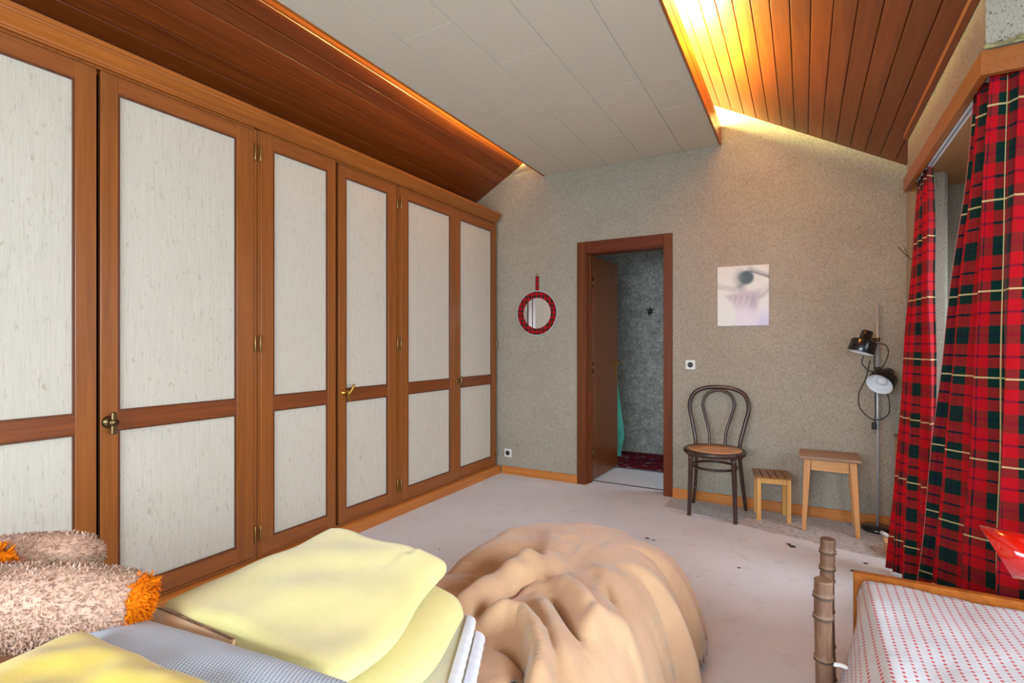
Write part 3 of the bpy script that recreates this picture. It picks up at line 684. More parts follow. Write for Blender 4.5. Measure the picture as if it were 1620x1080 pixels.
def socket(label, c, s):
    t = thing('wall_socket', label, 'socket', (c[0], D, c[1]))
    b = BM(); box(b, c[0]-s, c[0]+s, D-0.010, D, c[1]-s, c[1]+s, bev=0.004); obj('socket_plate', b, M['plastic'], t)
    b = BM(); prism(b, [(c[0]+s*0.56*math.cos(2*math.pi*k/24), D-0.0115, c[1]+s*0.56*math.sin(2*math.pi*k/24)) for k in range(24)], (0, 0.003, 0)); obj('socket_well', b, M['blackm'], t)
    for dx in (-0.008, 0.008):
        b = BM(); tube(b, [(c[0]+dx, D-0.0125, c[1]), (c[0]+dx, D-0.009, c[1])], 0.0022, 8); obj('contact_hole', b, M['steel'], t)
socket('white wall socket with black centre between door frame and poster', (-0.762, 1.046), 0.037)
socket('small white wall socket low beside the farthest wardrobe', (-2.397, 0.194), 0.039)
# unframed photograph print
def G(x, y, cx, cy, sx, sy, a=0.0):
    dx, dy = x-cx, y-cy; c, s = math.cos(a), math.sin(a); u = dx*c+dy*s; v = -dx*s+dy*c
    return math.exp(-(u*u/(sx*sx)+v*v/(sy*sy)))
def seg_d(x, y, p, q, asp=1.2):
    ax, ay = p; bx_, by_ = q; vx, vy = bx_-ax, (by_-ay)*asp; wx, wy = x-ax, (y-ay)*asp
    t = max(0, min(1, (wx*vx+wy*vy)/(vx*vx+vy*vy))); return math.hypot(wx-t*vx, wy-t*vy)
def soft(d, r, e): return 1-smooth01((d-r)/e)
def poly_soft(u, v, poly, e):
    ins = False; best = 9; n = len(poly)
    for i in range(n):
        (ax, ay), (bx_, by_) = poly[i], poly[(i+1) % n]
        if (ay > v) != (by_ > v) and u < (bx_-ax)*(v-ay)/(by_-ay)+ax: ins = not ins
        best = min(best, seg_d(u, v, (ax, ay), (bx_, by_)))
    return smooth01(0.5+0.5*(best if ins else -best)/e)
TORSO = [(0.16, 0.50), (0.30, 0.465), (0.40, 0.445), (0.44, 0.38), (0.54, 0.34), (0.58, 0.42), (0.74, 0.435), (0.90, 0.37), (1.04, 0.29), (1.04, 0.42), (0.91, 0.51), (0.81, 0.57), (0.79, 0.75), (0.80, 1.04), (0.34, 1.04), (0.36, 0.75), (0.28, 0.61)]
FOREARM = [(0.57, 0.05), (0.66, 0.025), (0.74, 0.07), (0.88, 0.12), (1.04, 0.16), (1.04, 0.235), (0.90, 0.165), (0.74, 0.125), (0.64, 0.115)]
def photo_col(u, v):  # u right, v down, 0..1
    def mx(a, c, f): return tuple(p+(q-p)*f for p, q in zip(a, c))
    c = mx((216, 214, 202), (206, 200, 210), smooth01((u-0.3)*1.2)*smooth01((v-0.4)*1.4))
    c = mx(c, (184, 172, 210), 0.6*G(u, v, 0.88, 1.0, 0.35, 0.2))
    c = mx(c, (178, 172, 164), 0.55*soft(seg_d(u, v, (0.0, 0.33), (0.32, 0.39)), 0.02, 0.07))
    t = poly_soft(u, v, TORSO, 0.06)
    body = mx((186, 170, 172), (212, 200, 206), smooth01((v-0.48)/0.35))
    body = mx(body, (206, 198, 190), smooth01((u-0.78)/0.1)*(1-smooth01((v-0.45)/0.12)))
    st = 0.5+0.5*math.sin(u*55+4*math.sin(v*9)+v*8)
    body = mx(body, (140, 126, 132), 0.38*st*smooth01((v-0.46)/0.06)*(1-smooth01((v-0.58)/0.18))*soft(abs(u-0.5), 0.22, 0.1))
    body = mx(body, (150, 134, 150), 0.5*G(u, v, 0.71, 0.62, 0.08, 0.14))
    c = mx(c, body, t*(1-0.75*smooth01((0.42-u)/0.2)*smooth01((v-0.5)/0.2)))
    c = mx(c, (150, 140, 140), 0.5*soft(seg_d(u, v, (1.02, 0.42), (0.82, 0.56)), 0.008, 0.05)*t)
    c = mx(c, (176, 170, 164), 0.9*poly_soft(u, v, FOREARM, 0.02))
    c = mx(c, (96, 96, 98), 0.7*soft(seg_d(u, v, (0.66, 0.105), (1.02, 0.22)), 0.006, 0.028))
    c = mx(c, (150, 150, 145), 0.7*G(u, v, 0.42, 0.21, 0.09, 0.11))
    c = mx(c, (200, 196, 188), 0.6*G(u, v, 0.35, 0.17, 0.04, 0.06))
    c = mx(c, (104, 106, 104), 0.75*G(u, v, 0.47, 0.33, 0.10, 0.05, -0.5))
    hair = soft(math.hypot(u-0.575, (v-0.205)*1.22), 0.095, 0.075)
    c = mx(c, (30, 36, 36), 0.97*hair)
    c = mx(c, (86, 92, 90), 0.75*G(u, v, 0.47, 0.19, 0.06, 0.09))
    c = mx(c, (190, 184, 176), 0.5*G(u, v, 0.62, 0.065, 0.02, 0.02))
    return c
b = BM(); cl = b.loops.layers.float_color.new('print')
PX0, PX1, PZ0, PZ1 = -0.566, -0.214, 1.341, 1.790
V = gridmesh(b, 84, 100, lambda u, v: (PX0+(PX1-PX0)*u, D-0.006-0.003*math.sin(math.pi*u), PZ1-(PZ1-PZ0)*v-0.004*u*(1-v)))
for f in b.faces:
    for l in f.loops:
        u = (l.vert.co.x-PX0)/(PX1-PX0); v = (PZ1-l.vert.co.z)/(PZ1-PZ0); l[cl] = s2l(photo_col(u, v))
pic = thing('photo_print', 'unframed pale photograph of a person seen from behind, pinned to the wall', 'poster', (PX0, D, PZ0))
o = obj('print_sheet', b, M['photo'], pic); solidify(o, 0.002, 1)
for px, pz in ((PX0+0.012, PZ0+0.014), (PX1-0.014, PZ0+0.014), (PX1-0.014, PZ1-0.014)):
    b = BM(); lathe(b, [(0, 0), (0.005, 0.001), (0.004, 0.004), (0, 0.005)], (px, D-0.006, pz), (0, -1, 0), 10); obj('pin', b, M['paperw'], pic)
# pencil scribble above the low socket
b = BM()
for (x0, z0, x1, z1) in ((-2.325, 0.276, -2.315, 0.288), (-2.315, 0.288, -2.308, 0.272), (-2.302, 0.270, -2.296, 0.285), (-2.296, 0.285, -2.288, 0.268), (-2.284, 0.262, -2.276, 0.27)):
    tube(b, [(x0, D-0.0008, z0), (x1, D-0.0008, z1)], 0.0012, 5)
obj('scribble', b, M['blackm'], wb)

# ------------------------------------------------------------------ corridor contents
b = BM(); N = 26
gridmesh(b, 30, 16, lambda u, v: (-1.75+1.55*u, 4.90+0.02*math.sin(u*4)+0.70*v, 0.0125+0.003*nz(u*9, v*7)))
o = tag(obj('rug', b, M['rug'], loc=(-1.0, 5.2, 0.0)), 'dark red patterned rug on the corridor floor', 'rug'); solidify(o, 0.010, -1)
def star(b, c, r, t):
    pts = []
    for k in range(10):
        a = math.pi/2+k*math.pi/5; rr = r if k % 2 == 0 else r*0.55
        pts.append((c[0]+rr*math.cos(a), c[1], c[2]+rr*math.sin(a)))
    prism(b, pts, (0, t, 0))
hk = thing('coat_hook', 'small black leaf-shaped hook on the corridor wall', 'hook', (-1.45, 5.65, 1.57))
b = BM(); star(b, (-1.45, 5.632, 1.575), 0.042, 0.018); obj('hook_plate', b, M['blackm'], hk)
b = BM(); tube(b, catmull([(-1.45, 5.632, 1.56), (-1.45, 5.605, 1.525), (-1.45, 5.59, 1.53), (-1.45, 5.585, 1.55)], 4), 0.006, 8); obj('hook_arm', b, M['blackm'], hk)
b = BM()
def towel(s, t):
    w = 0.02+0.16*t**1.3*(1-0.40*smooth01((t-0.82)/0.18)); a = s*2*math.pi
    rr = 1+0.12*math.sin(3*a+2*t)
    return Vector((-1.80+w*rr*0.95*math.cos(a), 5.33+w*rr*math.sin(a), 1.42-1.39*t))
gridmesh(b, 30, 30, towel)
tw = thing('hanging_cloth', 'turquoise cloth hanging behind the open door in the corridor', 'cloth', (-1.80, 5.33, 0.03)); obj('cloth_folds', b, M['teal'], tw)
b = BM(); tube(b, catmull([(-1.80, 5.33, 1.40), (-1.80, 5.36, 1.50), (-1.80, 5.64, 1.52)], 4), 0.006, 6); obj('hanging_loop', b, M['teal'], tw)

# ------------------------------------------------------------------ bentwood chair
ch = thing('bentwood_chair', 'dark bentwood chair with round cane seat beside the doorway', 'chair', (-0.545, 3.9, 0))
SC = Vector((-0.545, 3.885, 0.0)); SR = 0.208; SZ = 0.452
b = BM(); lathe(b, [(SR-0.05, -0.016), (SR-0.006, -0.020), (SR+0.002, -0.010), (SR+0.002, 0.006), (SR-0.004, 0.014), (SR-0.022, 0.015), (SR-0.03, 0.010), (SR-0.05, -0.016)], (SC.x, SC.y, SZ), (0, 0, 1), 48); obj('seat_ring', b, M['bent'], ch)
b = BM(); lathe(b, [(0, 0.006), (0.10, 0.007), (SR-0.024, 0.0125), (SR-0.024, 0.004), (0, 0.0)], (SC.x, SC.y, SZ), (0, 0, 1), 48); obj('seat', b, M['cane'], ch)
for sx, fx, fy in ((-1, -0.700, 3.782), (1, -0.394, 3.750)):
    b = BM(); tube(b, catmull([(fx, fy, 0.0), (fx-sx*0.006, fy+0.01, 0.2), (SC.x+sx*0.138, SC.y-0.125, SZ-0.018)], 6), [0.0125+0.006*k/12 for k in range(13)], 12); obj('leg', b, M['bent'], ch)
    b = BM(); tube(b, [(fx, fy, 0.0), (fx, fy, 0.010)], 0.0135, 12); obj('foot_cap', b, M['oldbrass'], ch)
b = BM(); cx = -0.548
hoop = [(-0.727, 4.098, 0.0), (-0.706, 4.078, 0.20), (-0.700, 4.062, 0.44), (-0.728, 4.085, 0.60), (-0.757, 4.112, 0.74), (-0.728, 4.135, 0.83), (-0.655, 4.145, 0.872), (-0.552, 4.148, 0.884)]
rgt = [(-2*0.550-p[0]+(0.012 if i < 2 else 0), p[1]-(0.005 if i < 2 else 0), p[2]) for i, p in enumerate(hoop[:-1])][::-1]
path = catmull(hoop+rgt, 8); n = len(path)
tube(b, path, [0.0125+0.003*math.sin(math.pi*i/(n-1)) for i in range(n)], 12); obj('back_hoop', b, M['bent'], ch)
b = BM(); inner = [(-0.605, 4.060, 0.44), (-0.613, 4.080, 0.56), (-0.648, 4.105, 0.69), (-0.662, 4.118, 0.76), (-0.632, 4.130, 0.83), (-0.552, 4.137, 0.862)]
path = catmull(inner+[(-2*0.552-p[0], p[1], p[2]) for p in inner[:-1]][::-1], 8); tube(b, path, 0.0105, 12); obj('inner_hoop', b, M['bent'], ch)
b = BM(); tube(b, [(SC.x+0.148*math.cos(a), SC.y+0.148*math.sin(a), 0.345) for a in [2*math.pi*k/40 for k in range(40)]], 0.009, 10, closed=True); obj('stretcher_ring', b, M['bent'], ch)
for sx in (-1, 1):
    b = BM(); tube(b, catmull([(SC.x+sx*0.153, 4.066, 0.345), (SC.x+sx*0.157, 4.055, 0.40), (SC.x+sx*0.17, 4.0, 0.432)], 5), 0.009, 8); obj('bracket', b, M['bent'], ch)
    for z in (0.13, 0.18):
        b = BM(); lathe(b, [(0, 0), (0.004, 0), (0.003, 0.003), (0, 0.004)], (SC.x+sx*0.164-0.003, 4.084-0.0145, z), (0, -1, 0), 8)
        obj('screw', b, M['steel'], ch)

# ------------------------------------------------------------------ slatted stool
st = thing('slatted_stool', 'small low wooden stool with five brown slats', 'stool', (-0.185, 4.03, 0))
ca, sa = math.cos(RAD(10)), math.sin(RAD(10)); SO = Vector((-0.190, 4.022, 0))
def rot(p): return (SO.x+p[0]*ca-p[1]*sa, SO.y+p[0]*sa+p[1]*ca, p[2])
def rbox(x0, x1, y0, y1, z0, z1, bev=0.002):
    b = BM(); hexa(b, [rot(p) for p in ((x0,y0,z0),(x1,y0,z0),(x1,y1,z0),(x0,y1,z0),(x0,y0,z1),(x1,y0,z1),(x1,y1,z1),(x0,y1,z1))], bev=bev); return b
for i in range(5):
    x0 = -0.115+0.0465*i; obj('slat', rbox(x0, x0+0.042, -0.115, 0.115, 0.293, 0.308), M['slat'], st)
for x0 in (-0.105, 0.078):
    for y0 in (-0.105, 0.078): obj('leg', rbox(x0, x0+0.028, y0, y0+0.028, 0.0, 0.292), M['pine'], st)
for y0 in (-0.100, 0.085): obj('apron', rbox(-0.077, 0.078, y0, y0+0.016, 0.255, 0.292), M['pine'], st)
for x0 in (-0.100, 0.085): obj('apron', rbox(x0, x0+0.016, -0.077, 0.078, 0.255, 0.292), M['pine'], st)
# ------------------------------------------------------------------ plain wooden stool
s2 = thing('wooden_stool', 'taller wooden stool with splayed legs and worn square top', 'stool', (0.15, 3.97, 0))
b = BM(); box(b, -0.020, 0.318, 3.835, 4.110, 0.462, 0.482, bev=0.004); obj('stool_top', b, M['stooltop'], s2)
for sx in (-1, 1):
    for sy in (-1, 1):
        tx, ty = 0.149+sx*0.124, 3.968+sy*0.098; bx_, by_ = 0.152+sx*0.147, 3.968+sy*0.118
        w, w2 = 0.020, 0.012
        b = BM(); hexa(b, [(bx_-w2, by_-w2, 0), (bx_+w2, by_-w2, 0), (bx_+w2, by_+w2, 0), (bx_-w2, by_+w2, 0), (tx-w, ty-w, 0.4615), (tx+w, ty-w, 0.4615), (tx+w, ty+w, 0.4615), (tx-w, ty+w, 0.4615)], bev=0.002); obj('leg', b, M['beech'], s2)
for y0 in (3.862, 4.058): b = BM(); box(b, 0.046, 0.252, y0, y0+0.018, 0.392, 0.4615); obj('apron', b, M['beechx'], s2)
for x0 in (0.016, 0.264): b = BM(); box(b, x0, x0+0.018, 3.892, 4.046, 0.392, 0.4615); obj('apron', b, M['beech'], s2)

# ------------------------------------------------------------------ floor lamp
LP = Vector((0.421, 4.078, 0))
fl = thing('floor_lamp', 'chrome pole floor lamp with two black spot heads in the corner', 'lamp', LP)
b = BM(); lathe(b, [(0, 0), (0.088, 0), (0.090, 0.004), (0.089, 0.020), (0.082, 0.026), (0.02, 0.029), (0, 0.029)], LP, (0, 0, 1), 40); obj('base', b, M['black'], fl)
b = BM(); tube(b, [LP+Vector((0, 0, 0.028)), LP+Vector((0, 0, 1.462))], 0.0082, 14); obj('pole', b, M['chrome'], fl)
def spot(c, ax, arm_z, label):
    ax = Vector(ax).normalized(); c = Vector(c)
    b = BM(); lathe(b, [(0.0745, 0.0), (0.0755, 0.002), (0.073, 0.074), (0.066, 0.084), (0.034, 0.086), (0.034, 0.086), (0.033, 0.142), (0.028, 0.148), (0, 0.149)], c, -ax, 32)
    h = tag(obj('lamp_head', b, M['black'], fl), label)
    b = BM(); lathe(b, [(0.0745, 0.001), (0.071, 0.003), (0.066, 0.04), (0.045, 0.066), (0, 0.068)], c, -ax, 32); obj('reflector', b, M['lampin'], h)
    b = BM(); lathe(b, [(0, 0.012), (0.018, 0.016), (0.032, 0.030), (0.030, 0.045), (0.016, 0.064), (0, 0.066)], c, -ax, 20); obj('bulb', b, M['lampin'], h)
    q = c-ax*0.10
    b = BM(); tube(b, [LP+Vector((0, 0, arm_z)), q.lerp(LP+Vector((0, 0, arm_z)), 0.3), q], 0.006, 8)
    tube(b, [LP+Vector((0, 0, arm_z-0.012)), LP+Vector((0, 0, arm_z+0.012))], 0.014, 12); obj('swivel_arm', b, M['oldbrass'], h)
spot((0.322, 4.000, 1.150), (-0.28, -0.12, -0.95), 1.235, 'upper black lamp head pointing down')
spot((0.420, 3.985, 0.950), (-0.42, -0.70, -0.52), 1.045, 'lower black lamp head turned to the room')
b = BM()
tube(b, catmull([(0.40, 4.05, 1.21), (0.46, 4.05, 1.20), (0.475, 4.06, 1.14), (0.44, 4.06, 1.05), (0.38, 4.05, 1.03), (0.335, 4.04, 1.08), (0.345, 4.04, 1.13)], 6), 0.0032, 6)
tube(b, catmull([(0.378, 4.05, 1.10), (0.355, 4.05, 0.98), (0.318, 4.05, 0.88), (0.325, 4.05, 0.79), (0.38, 4.05, 0.725), (0.43, 4.05, 0.72), (0.475, 4.05, 0.76), (0.480, 4.05, 0.84), (0.465, 4.06, 0.90)], 6), 0.0032, 6)
tube(b, catmull([(0.40, 4.062, 1.24), (0.404, 4.066, 1.0), (0.408, 4.066, 0.8), (0.405, 4.062, 0.70)], 5), 0.0032, 6)
obj('cord', b, M['cord'], fl)
b = BM(); box(b, 0.388, 0.414, 4.052, 4.070, 0.655, 0.70, bev=0.003); pg = obj('plug', b, M['blackm'], fl)
b = BM()
for dx in (0.394, 0.408): tube(b, [(dx, 4.061, 0.656), (dx, 4.061, 0.632)], 0.0025, 6)
obj('plug_pin', b, M['steel'], pg)

# ------------------------------------------------------------------ corner items
cb = thing('narrow_cupboard', 'narrow light wooden cupboard half hidden behind the corner curtain', 'cupboard', (0.55, 3.95, 0))
b = BM(); box(b, 0.523, 0.582, 3.80, 4.155, 0.0, 0.604); obj('cupboard_body', b, M['beech'], cb)
b = BM(); box(b, 0.513, 0.584, 3.79, 4.16, 0.605, 0.622, bev=0.004); obj('cupboard_top', b, M['stooltop'], cb)
b = BM(); box(b, 0.5145, 0.5225, 3.81, 4.15, 0.02, 0.06); obj('cupboard_foot_rail', b, M['plinth'], cb)
bx1 = thing('small_carton', 'small brown carton on the floor under the corner curtain', 'box', (0.44, 3.66, 0))
b = BM(); box(b, 0.412, 0.500, 3.56, 3.72, 0.0, 0.085, bev=0.002); obj('carton_body', b, M['card'], bx1)
b = BM(); hexa(b, [(0.410, 3.56, 0.086), (0.452, 3.56, 0.087), (0.452, 3.72, 0.087), (0.410, 3.72, 0.086), (0.404, 3.56, 0.089), (0.452, 3.56, 0.090), (0.452, 3.72, 0.090), (0.404, 3.72, 0.089)]); obj('carton_flap', b, M['card'], bx1)
b = BM(); tube(b, [(0.400, 3.70, 0.102), (0.415, 3.675, 0.102), (0.440, 3.63, 0.100)], [0.010, 0.011, 0.009], 10)
tag(obj('paper_roll', b, M['paperw'], loc=(0.42, 3.66, 0.09)), 'small white paper roll lying on the carton by the curtain', 'paper roll')
# crumbs of debris on the floor
def debris(x, y, s, lab):
    b = BM(); bmesh.ops.create_icosphere(b, subdivisions=1, radius=1.0)
    for v in b.verts: v.co = Vector((x+v.co.x*s*(1.2+0.6*nz(v.co.x*3, v.co.y*3, x)), y+v.co.y*s*0.8, s*0.22+v.co.z*s*0.22))
    tag(obj('debris', b, M['debris'], loc=(x, y, 0)), lab, 'debris', 'bits of debris on the floor')
for x, y, s in ((-0.075, 3.52, 0.014), (-0.055, 3.49, 0.020), (0.235, 3.27, 0.018), (0.30, 3.42, 0.012), (-0.84, 3.20, 0.012), (-0.80, 3.19, 0.009), (-0.30, 3.02, 0.009), (-1.34, 2.98, 0.012), (-1.30, 2.99, 0.010)):
    debris(x, y, s, 'tiny dark crumb of debris lying on the pale floor')

# ------------------------------------------------------------------ right bed with dotted sheet
bd = thing('single_bed', 'low wooden bed at the lower right corner', 'bed', (1.1, 1.6, 0))
b = BM(); box(b, 0.20, 1.98, 1.06, 2.085, 0.16, 0.395, bev=0.02); obj('mattress', b, M['mattress'], bd)
b = BM(); box(b, 0.150, 2.02, 2.098, 2.126, 0.13, 0.428, bev=0.003); obj('side_board', b, M['cornice'], bd)
b = BM(); box(b, 0.20, 2.02, 1.02, 1.045, 0.13, 0.36, bev=0.003); obj('side_board', b, M['cornice'], bd)
for x, y in ((0.20, 2.06), (1.94, 2.06), (0.20, 1.06), (1.94, 1.06)):
    b = BM(); box(b, x, x+0.05, y-0.02, y+0.03, 0, 0.155); obj('leg', b, M['cornice'], bd)
for x in (0.26, 1.90):
    b = BM(); box(b, x, x+0.03, 1.05, 2.09, 0.13, 0.155); obj('slat_bearer', b, M['cornice'], bd)
side = [(0.000, 0.20), (0.06, 0.205), (0.15, 0.195), (0.28, 0.16), (0.42, 0.11)]
def sheet(u, v):
    y = 1.02+1.075*v
    # v=1 far edge ; u=0 hem at left side ; u=1 right
    k = u*1.95
    drop = 0.27
    bul = 0.075*smooth01((2.06-y)/0.42)
    if k < drop:
        t = 1-k/drop    # 1 at hem
        ang = t
        z = 0.418-0.02*(1-math.cos(min(1, t*6)*math.pi/2))-0.235*t**1.1
        x = 0.178-0.020*smooth01(t*5)-bul*math.sin(min(1, t*1.15)*math.pi/2)**1.3-0.012*math.sin(y*17+t*3)*t
    else:
        x = 0.178+(k-drop)
        z = 0.418+0.010*nz(x*3, y*3, 2)+0.006*nz(x*9, y*8, 4)
    ed = smooth01((y-2.055)/0.04)
    z -= 0.012*ed
    z += 0.005*nz(x*14, y*6, 9)
    return Vector((x, y, z))
b = BM(); gridmesh(b, 150, 80, sheet, lambda u, v: (u*1.95, 1.075*v))
o = tag(obj('bed_sheet', b, M['dots'], loc=(1.1, 1.6, 0.41)), 'white sheet with small red dots draped over the lower right bed', 'sheet'); solidify(o, 0.003, 1)
bb = thing('bamboo_frame', 'upright aged bamboo posts standing beside the dotted bed', 'bamboo frame', (0.06, 1.9, 0))
def bamboo(x, y, h, r, nodes):
    P = []; rr = []; zs = sorted(set([0, h-0.006, h-0.002, h] + [round(z, 4) for nn in nodes for z in (nn-0.012, nn-0.006, nn, nn+0.004, nn+0.009)] + [k*h/26 for k in range(26)]))
    for z in zs:
        f = r*(1+0.06*math.sin(z*9+x*40))
        for nn in nodes:
            dz = z-nn
            f += 0.0035*math.exp(-(dz/0.005)**2)-0.0012*math.exp(-((dz+0.010)/0.005)**2)
        if z >= h-0.001: f *= 0.9
        P.append((x+0.004*math.sin(z*7+y), y+0.004*math.sin(z*5), z)); rr.append(f)
    b = BM(); tube(b, P, rr, 20); return b
def node_rings(x, y, r, nodes):
    for nn in nodes:
        for dz, rr in ((-0.006, 0.0022), (0.003, 0.0016)):
            b = BM(); z = nn+dz; q = r*(1+0.06*math.sin(z*9+x*40))+0.0020
            tube(b, [(x+0.004*math.sin(z*7+y)+q*math.cos(a), y+0.004*math.sin(z*5)+q*math.sin(a), z) for a in [2*math.pi*k/24 for k in range(24)]], rr, 6, closed=True)
            obj('node_ring', b, M['noder'] if dz < 0 else M['nodel'], bb)
node_rings(0.054, 1.721, 0.0230, [0.305, 0.425, 0.486]); node_rings(0.077, 2.092, 0.0215, [0.430, 0.488])
obj('bamboo_post', bamboo(0.054, 1.721, 0.53, 0.0230, [0.09, 0.175, 0.305, 0.425, 0.486]), M['bamboo'], bb)
obj('bamboo_post', bamboo(0.077, 2.092, 0.53, 0.0215, [0.05, 0.16, 0.28, 0.385, 0.430, 0.488]), M['bamboo'], bb)
b = BM(); tube(b, [(0.057, 1.735, 0.27), (0.076, 2.08, 0.27)], 0.014, 12); obj('bamboo_crossbar', b, M['bamboo'], bb)
b = BM(); tube(b, [(0.057, 1.735, 0.08), (0.076, 2.08, 0.08)], 0.014, 12); obj('bamboo_crossbar', b, M['bamboo'], bb)
b = BM(); tube(b, catmull([(0.075, 1.722, 0.295), (0.090, 1.724, 0.297), (0.108, 1.73, 0.292)], 4), 0.006, 8); obj('binding_cord', b, M['thread'], bb)
# red desk lamp standing on the bed
rl = thing('red_lamp', 'glossy red cone lampshade reaching in over the bed in front of the curtain', 'lamp', (0.82, 1.76, 0.43))
vd = Vector((0.333, 1.325, -0.40)).normalized()
C0 = Vector((0.456, 1.866, 0.641)); axv = Vector((vd.y, -vd.x, 0.05)); axv = (axv-vd*axv.dot(vd)).normalized()
b = BM(); seg = 40; uu = vd; vv = uu.cross(axv).normalized(); vv = vv if vv.z > 0 else -vv
rows = []
for h, rr in ((0, 0.062), (0.25, 0.056), (0.5, 0.049), (0.75, 0.042), (1.0, 0.034)):
    row = []
    for k in range(seg):
        a = 2*math.pi*k/seg; off = (math.cos(a)*uu+math.sin(a)*vv)
        p = C0+off*rr+axv*(0.26*h)
        p -= axv*((1-h)*0.50*(math.sin(a))*rr)     # oblique mouth
        row.append(b.verts.new(p))
    rows.append(row)
for A, Bq in zip(rows, rows[1:]):
    for k in range(seg): b.faces.new((A[k], A[(k+1) % seg], Bq[(k+1) % seg], Bq[k])).smooth = True
o = obj('lamp_shade', b, M['red'], rl); solidify(o, 0.003, 0)
e = C0+axv*0.26
b = BM(); tube(b, catmull([e-axv*0.02, e+axv*0.05, (0.80, 1.77, e.z-0.03), (0.82, 1.76, 0.50), (0.82, 1.76, 0.45)], 5), 0.012, 10); obj('lamp_arm', b, M['red'], rl)
b = BM(); lathe(b, disc_prof(0.07, 0.02), (0.82, 1.76, 0.433), (0, 0, 1)); obj('base', b, M['red'], rl)

# ------------------------------------------------------------------ left foreground bed
LB = thing('divan_bed', 'low divan bed under the heaped blankets', 'bed', (-0.82, 0.55, 0))
b = BM(); box(b, -1.11, -0.49, -0.95, 1.92, 0.10, 0.24, bev=0.01); obj('base', b, M['cornice'], LB)
b = BM(); box(b, -1.12, -0.47, -0.96, 1.94, 0.241, 0.366, bev=0.03); obj('mattress', b, M['spread'], LB)
for x in (-1.12, -0.58):
    for y in (-0.9, 1.84): b = BM(); box(b, x, x+0.06, y, y+0.06, 0, 0.099); obj('leg', b, M['cornice'], LB)

# tan blanket heaped over the foot of the divan
POLY = [(-0.97, 0.5), (-0.97, 1.76), (-0.90, 1.84), (-0.76, 1.89), (-0.64, 1.84), (-0.585, 1.70), (-0.565, 1.40), (-0.54, 0.5)]
def poly_d(x, y):
    inside = False; best = 9; bp = None; n = len(POLY)
    for i in range(n):
        ax, ay = POLY[i]; bx_, by_ = POLY[(i+1) % n]
        if (ay > y) != (by_ > y) and x < (bx_-ax)*(y-ay)/(by_-ay)+ax: inside = not inside
        vx, vy = bx_-ax, by_-ay; t = max(0, min(1, ((x-ax)*vx+(y-ay)*vy)/(vx*vx+vy*vy)))
        px, py = ax+t*vx, ay+t*vy; d = math.hypot(x-px, y-py)
        if d < best: best = d; bp = (px, py)
    return (-best if inside else best), bp
RIDGES = [  # polyline, amplitude, width on its left side, width on its right side
    ([(-0.775, 1.56), (-0.80, 1.41), (-0.82, 1.28), (-0.83, 1.10)], 0.062, 0.055, 0.024),
    ([(-0.83, 1.86), (-0.79, 1.69), (-0.775, 1.54), (-0.79, 1.44)], 0.022, 0.06, 0.045),
    ([(-1.02, 1.46), (-0.93, 1.50), (-0.88, 1.60)], -0.055, 0.07, 0.07),
    ([(-0.93, 1.33), (-0.87, 1.35)], -0.035, 0.05, 0.05),
    ([(-0.765, 1.15), (-0.765, 1.28), (-0.755, 1.40), (-0.71, 1.46)], -0.050, 0.012, 0.018),
    ([(-0.75, 1.375), (-0.69, 1.365)], -0.022, 0.03, 0.03),
    ([(-0.75, 1.12), (-0.722, 1.16), (-0.69, 1.19), (-0.646, 1.197), (-0.595, 1.165), (-0.548, 1.10), (-0.515, 1.03), (-0.50, 0.95)], 0.056, 0.024, 0.015),
    ([(-0.70, 1.115), (-0.63, 1.115), (-0.575, 1.08), (-0.55, 1.0)], -0.045, 0.024, 0.022),
    ([(-0.70, 1.45), (-0.65, 1.455), (-0.585, 1.42), (-0.52, 1.365), (-0.47, 1.31)], 0.040, 0.016, 0.034),
    ([(-0.66, 1.405), (-0.60, 1.335), (-0.545, 1.275), (-0.475, 1.205)], -0.046, 0.013, 0.018),
    ([(-0.68, 1.35), (-0.60, 1.26), (-0.51, 1.15), (-0.45, 1.08)], 0.022, 0.03, 0.02),
    ([(-0.49, 1.24), (-0.475, 1.33), (-0.43, 1.40), (-0.385, 1.395), (-0.345, 1.33), (-0.315, 1.26)], 0.046, 0.026, 0.014),
    ([(-0.40, 1.335), (-0.405, 1.25), (-0.42, 1.14)], -0.050, 0.013, 0.018),
    ([(-0.555, 1.56), (-0.50, 1.49), (-0.45, 1.44)], -0.022, 0.014, 0.03),
    ([(-0.57, 1.71), (-0.52, 1.68), (-0.48, 1.67)], -0.009, 0.018, 0.02),
    ([(-0.64, 1.62), (-0.56, 1.62), (-0.49, 1.58)], 0.012, 0.03, 0.03),
        ([(-0.85, 1.78), (-0.70, 1.76)], -0.010, 0.04, 0.03),
]
def ridge(x, y, pl, wl, wr):
    best = 9; sg = 1
    for p, q in zip(pl, pl[1:]):
        vx, vy = q[0]-p[0], q[1]-p[1]; t = max(0, min(1, ((x-p[0])*vx+(y-p[1])*vy)/(vx*vx+vy*vy)))
        ex, ey = x-p[0]-t*vx, y-p[1]-t*vy; d = math.hypot(ex, ey)
        if d < best: best = d; sg = vx*ey-vy*ex
    # blend the two widths smoothly near the crest
    k = 0.5+0.5*max(-1, min(1, sg/(math.hypot(pl[-1][0]-pl[0][0], pl[-1][1]-pl[0][1])*0.004+1e-6)))
    w = wr+(wl-wr)*k
    e0 = min(math.hypot(x-pl[0][0], y-pl[0][1]), math.hypot(x-pl[-1][0], y-pl[-1][1]))
    return math.exp(-(best/w)**2)*smooth01(0.15+e0/0.10)
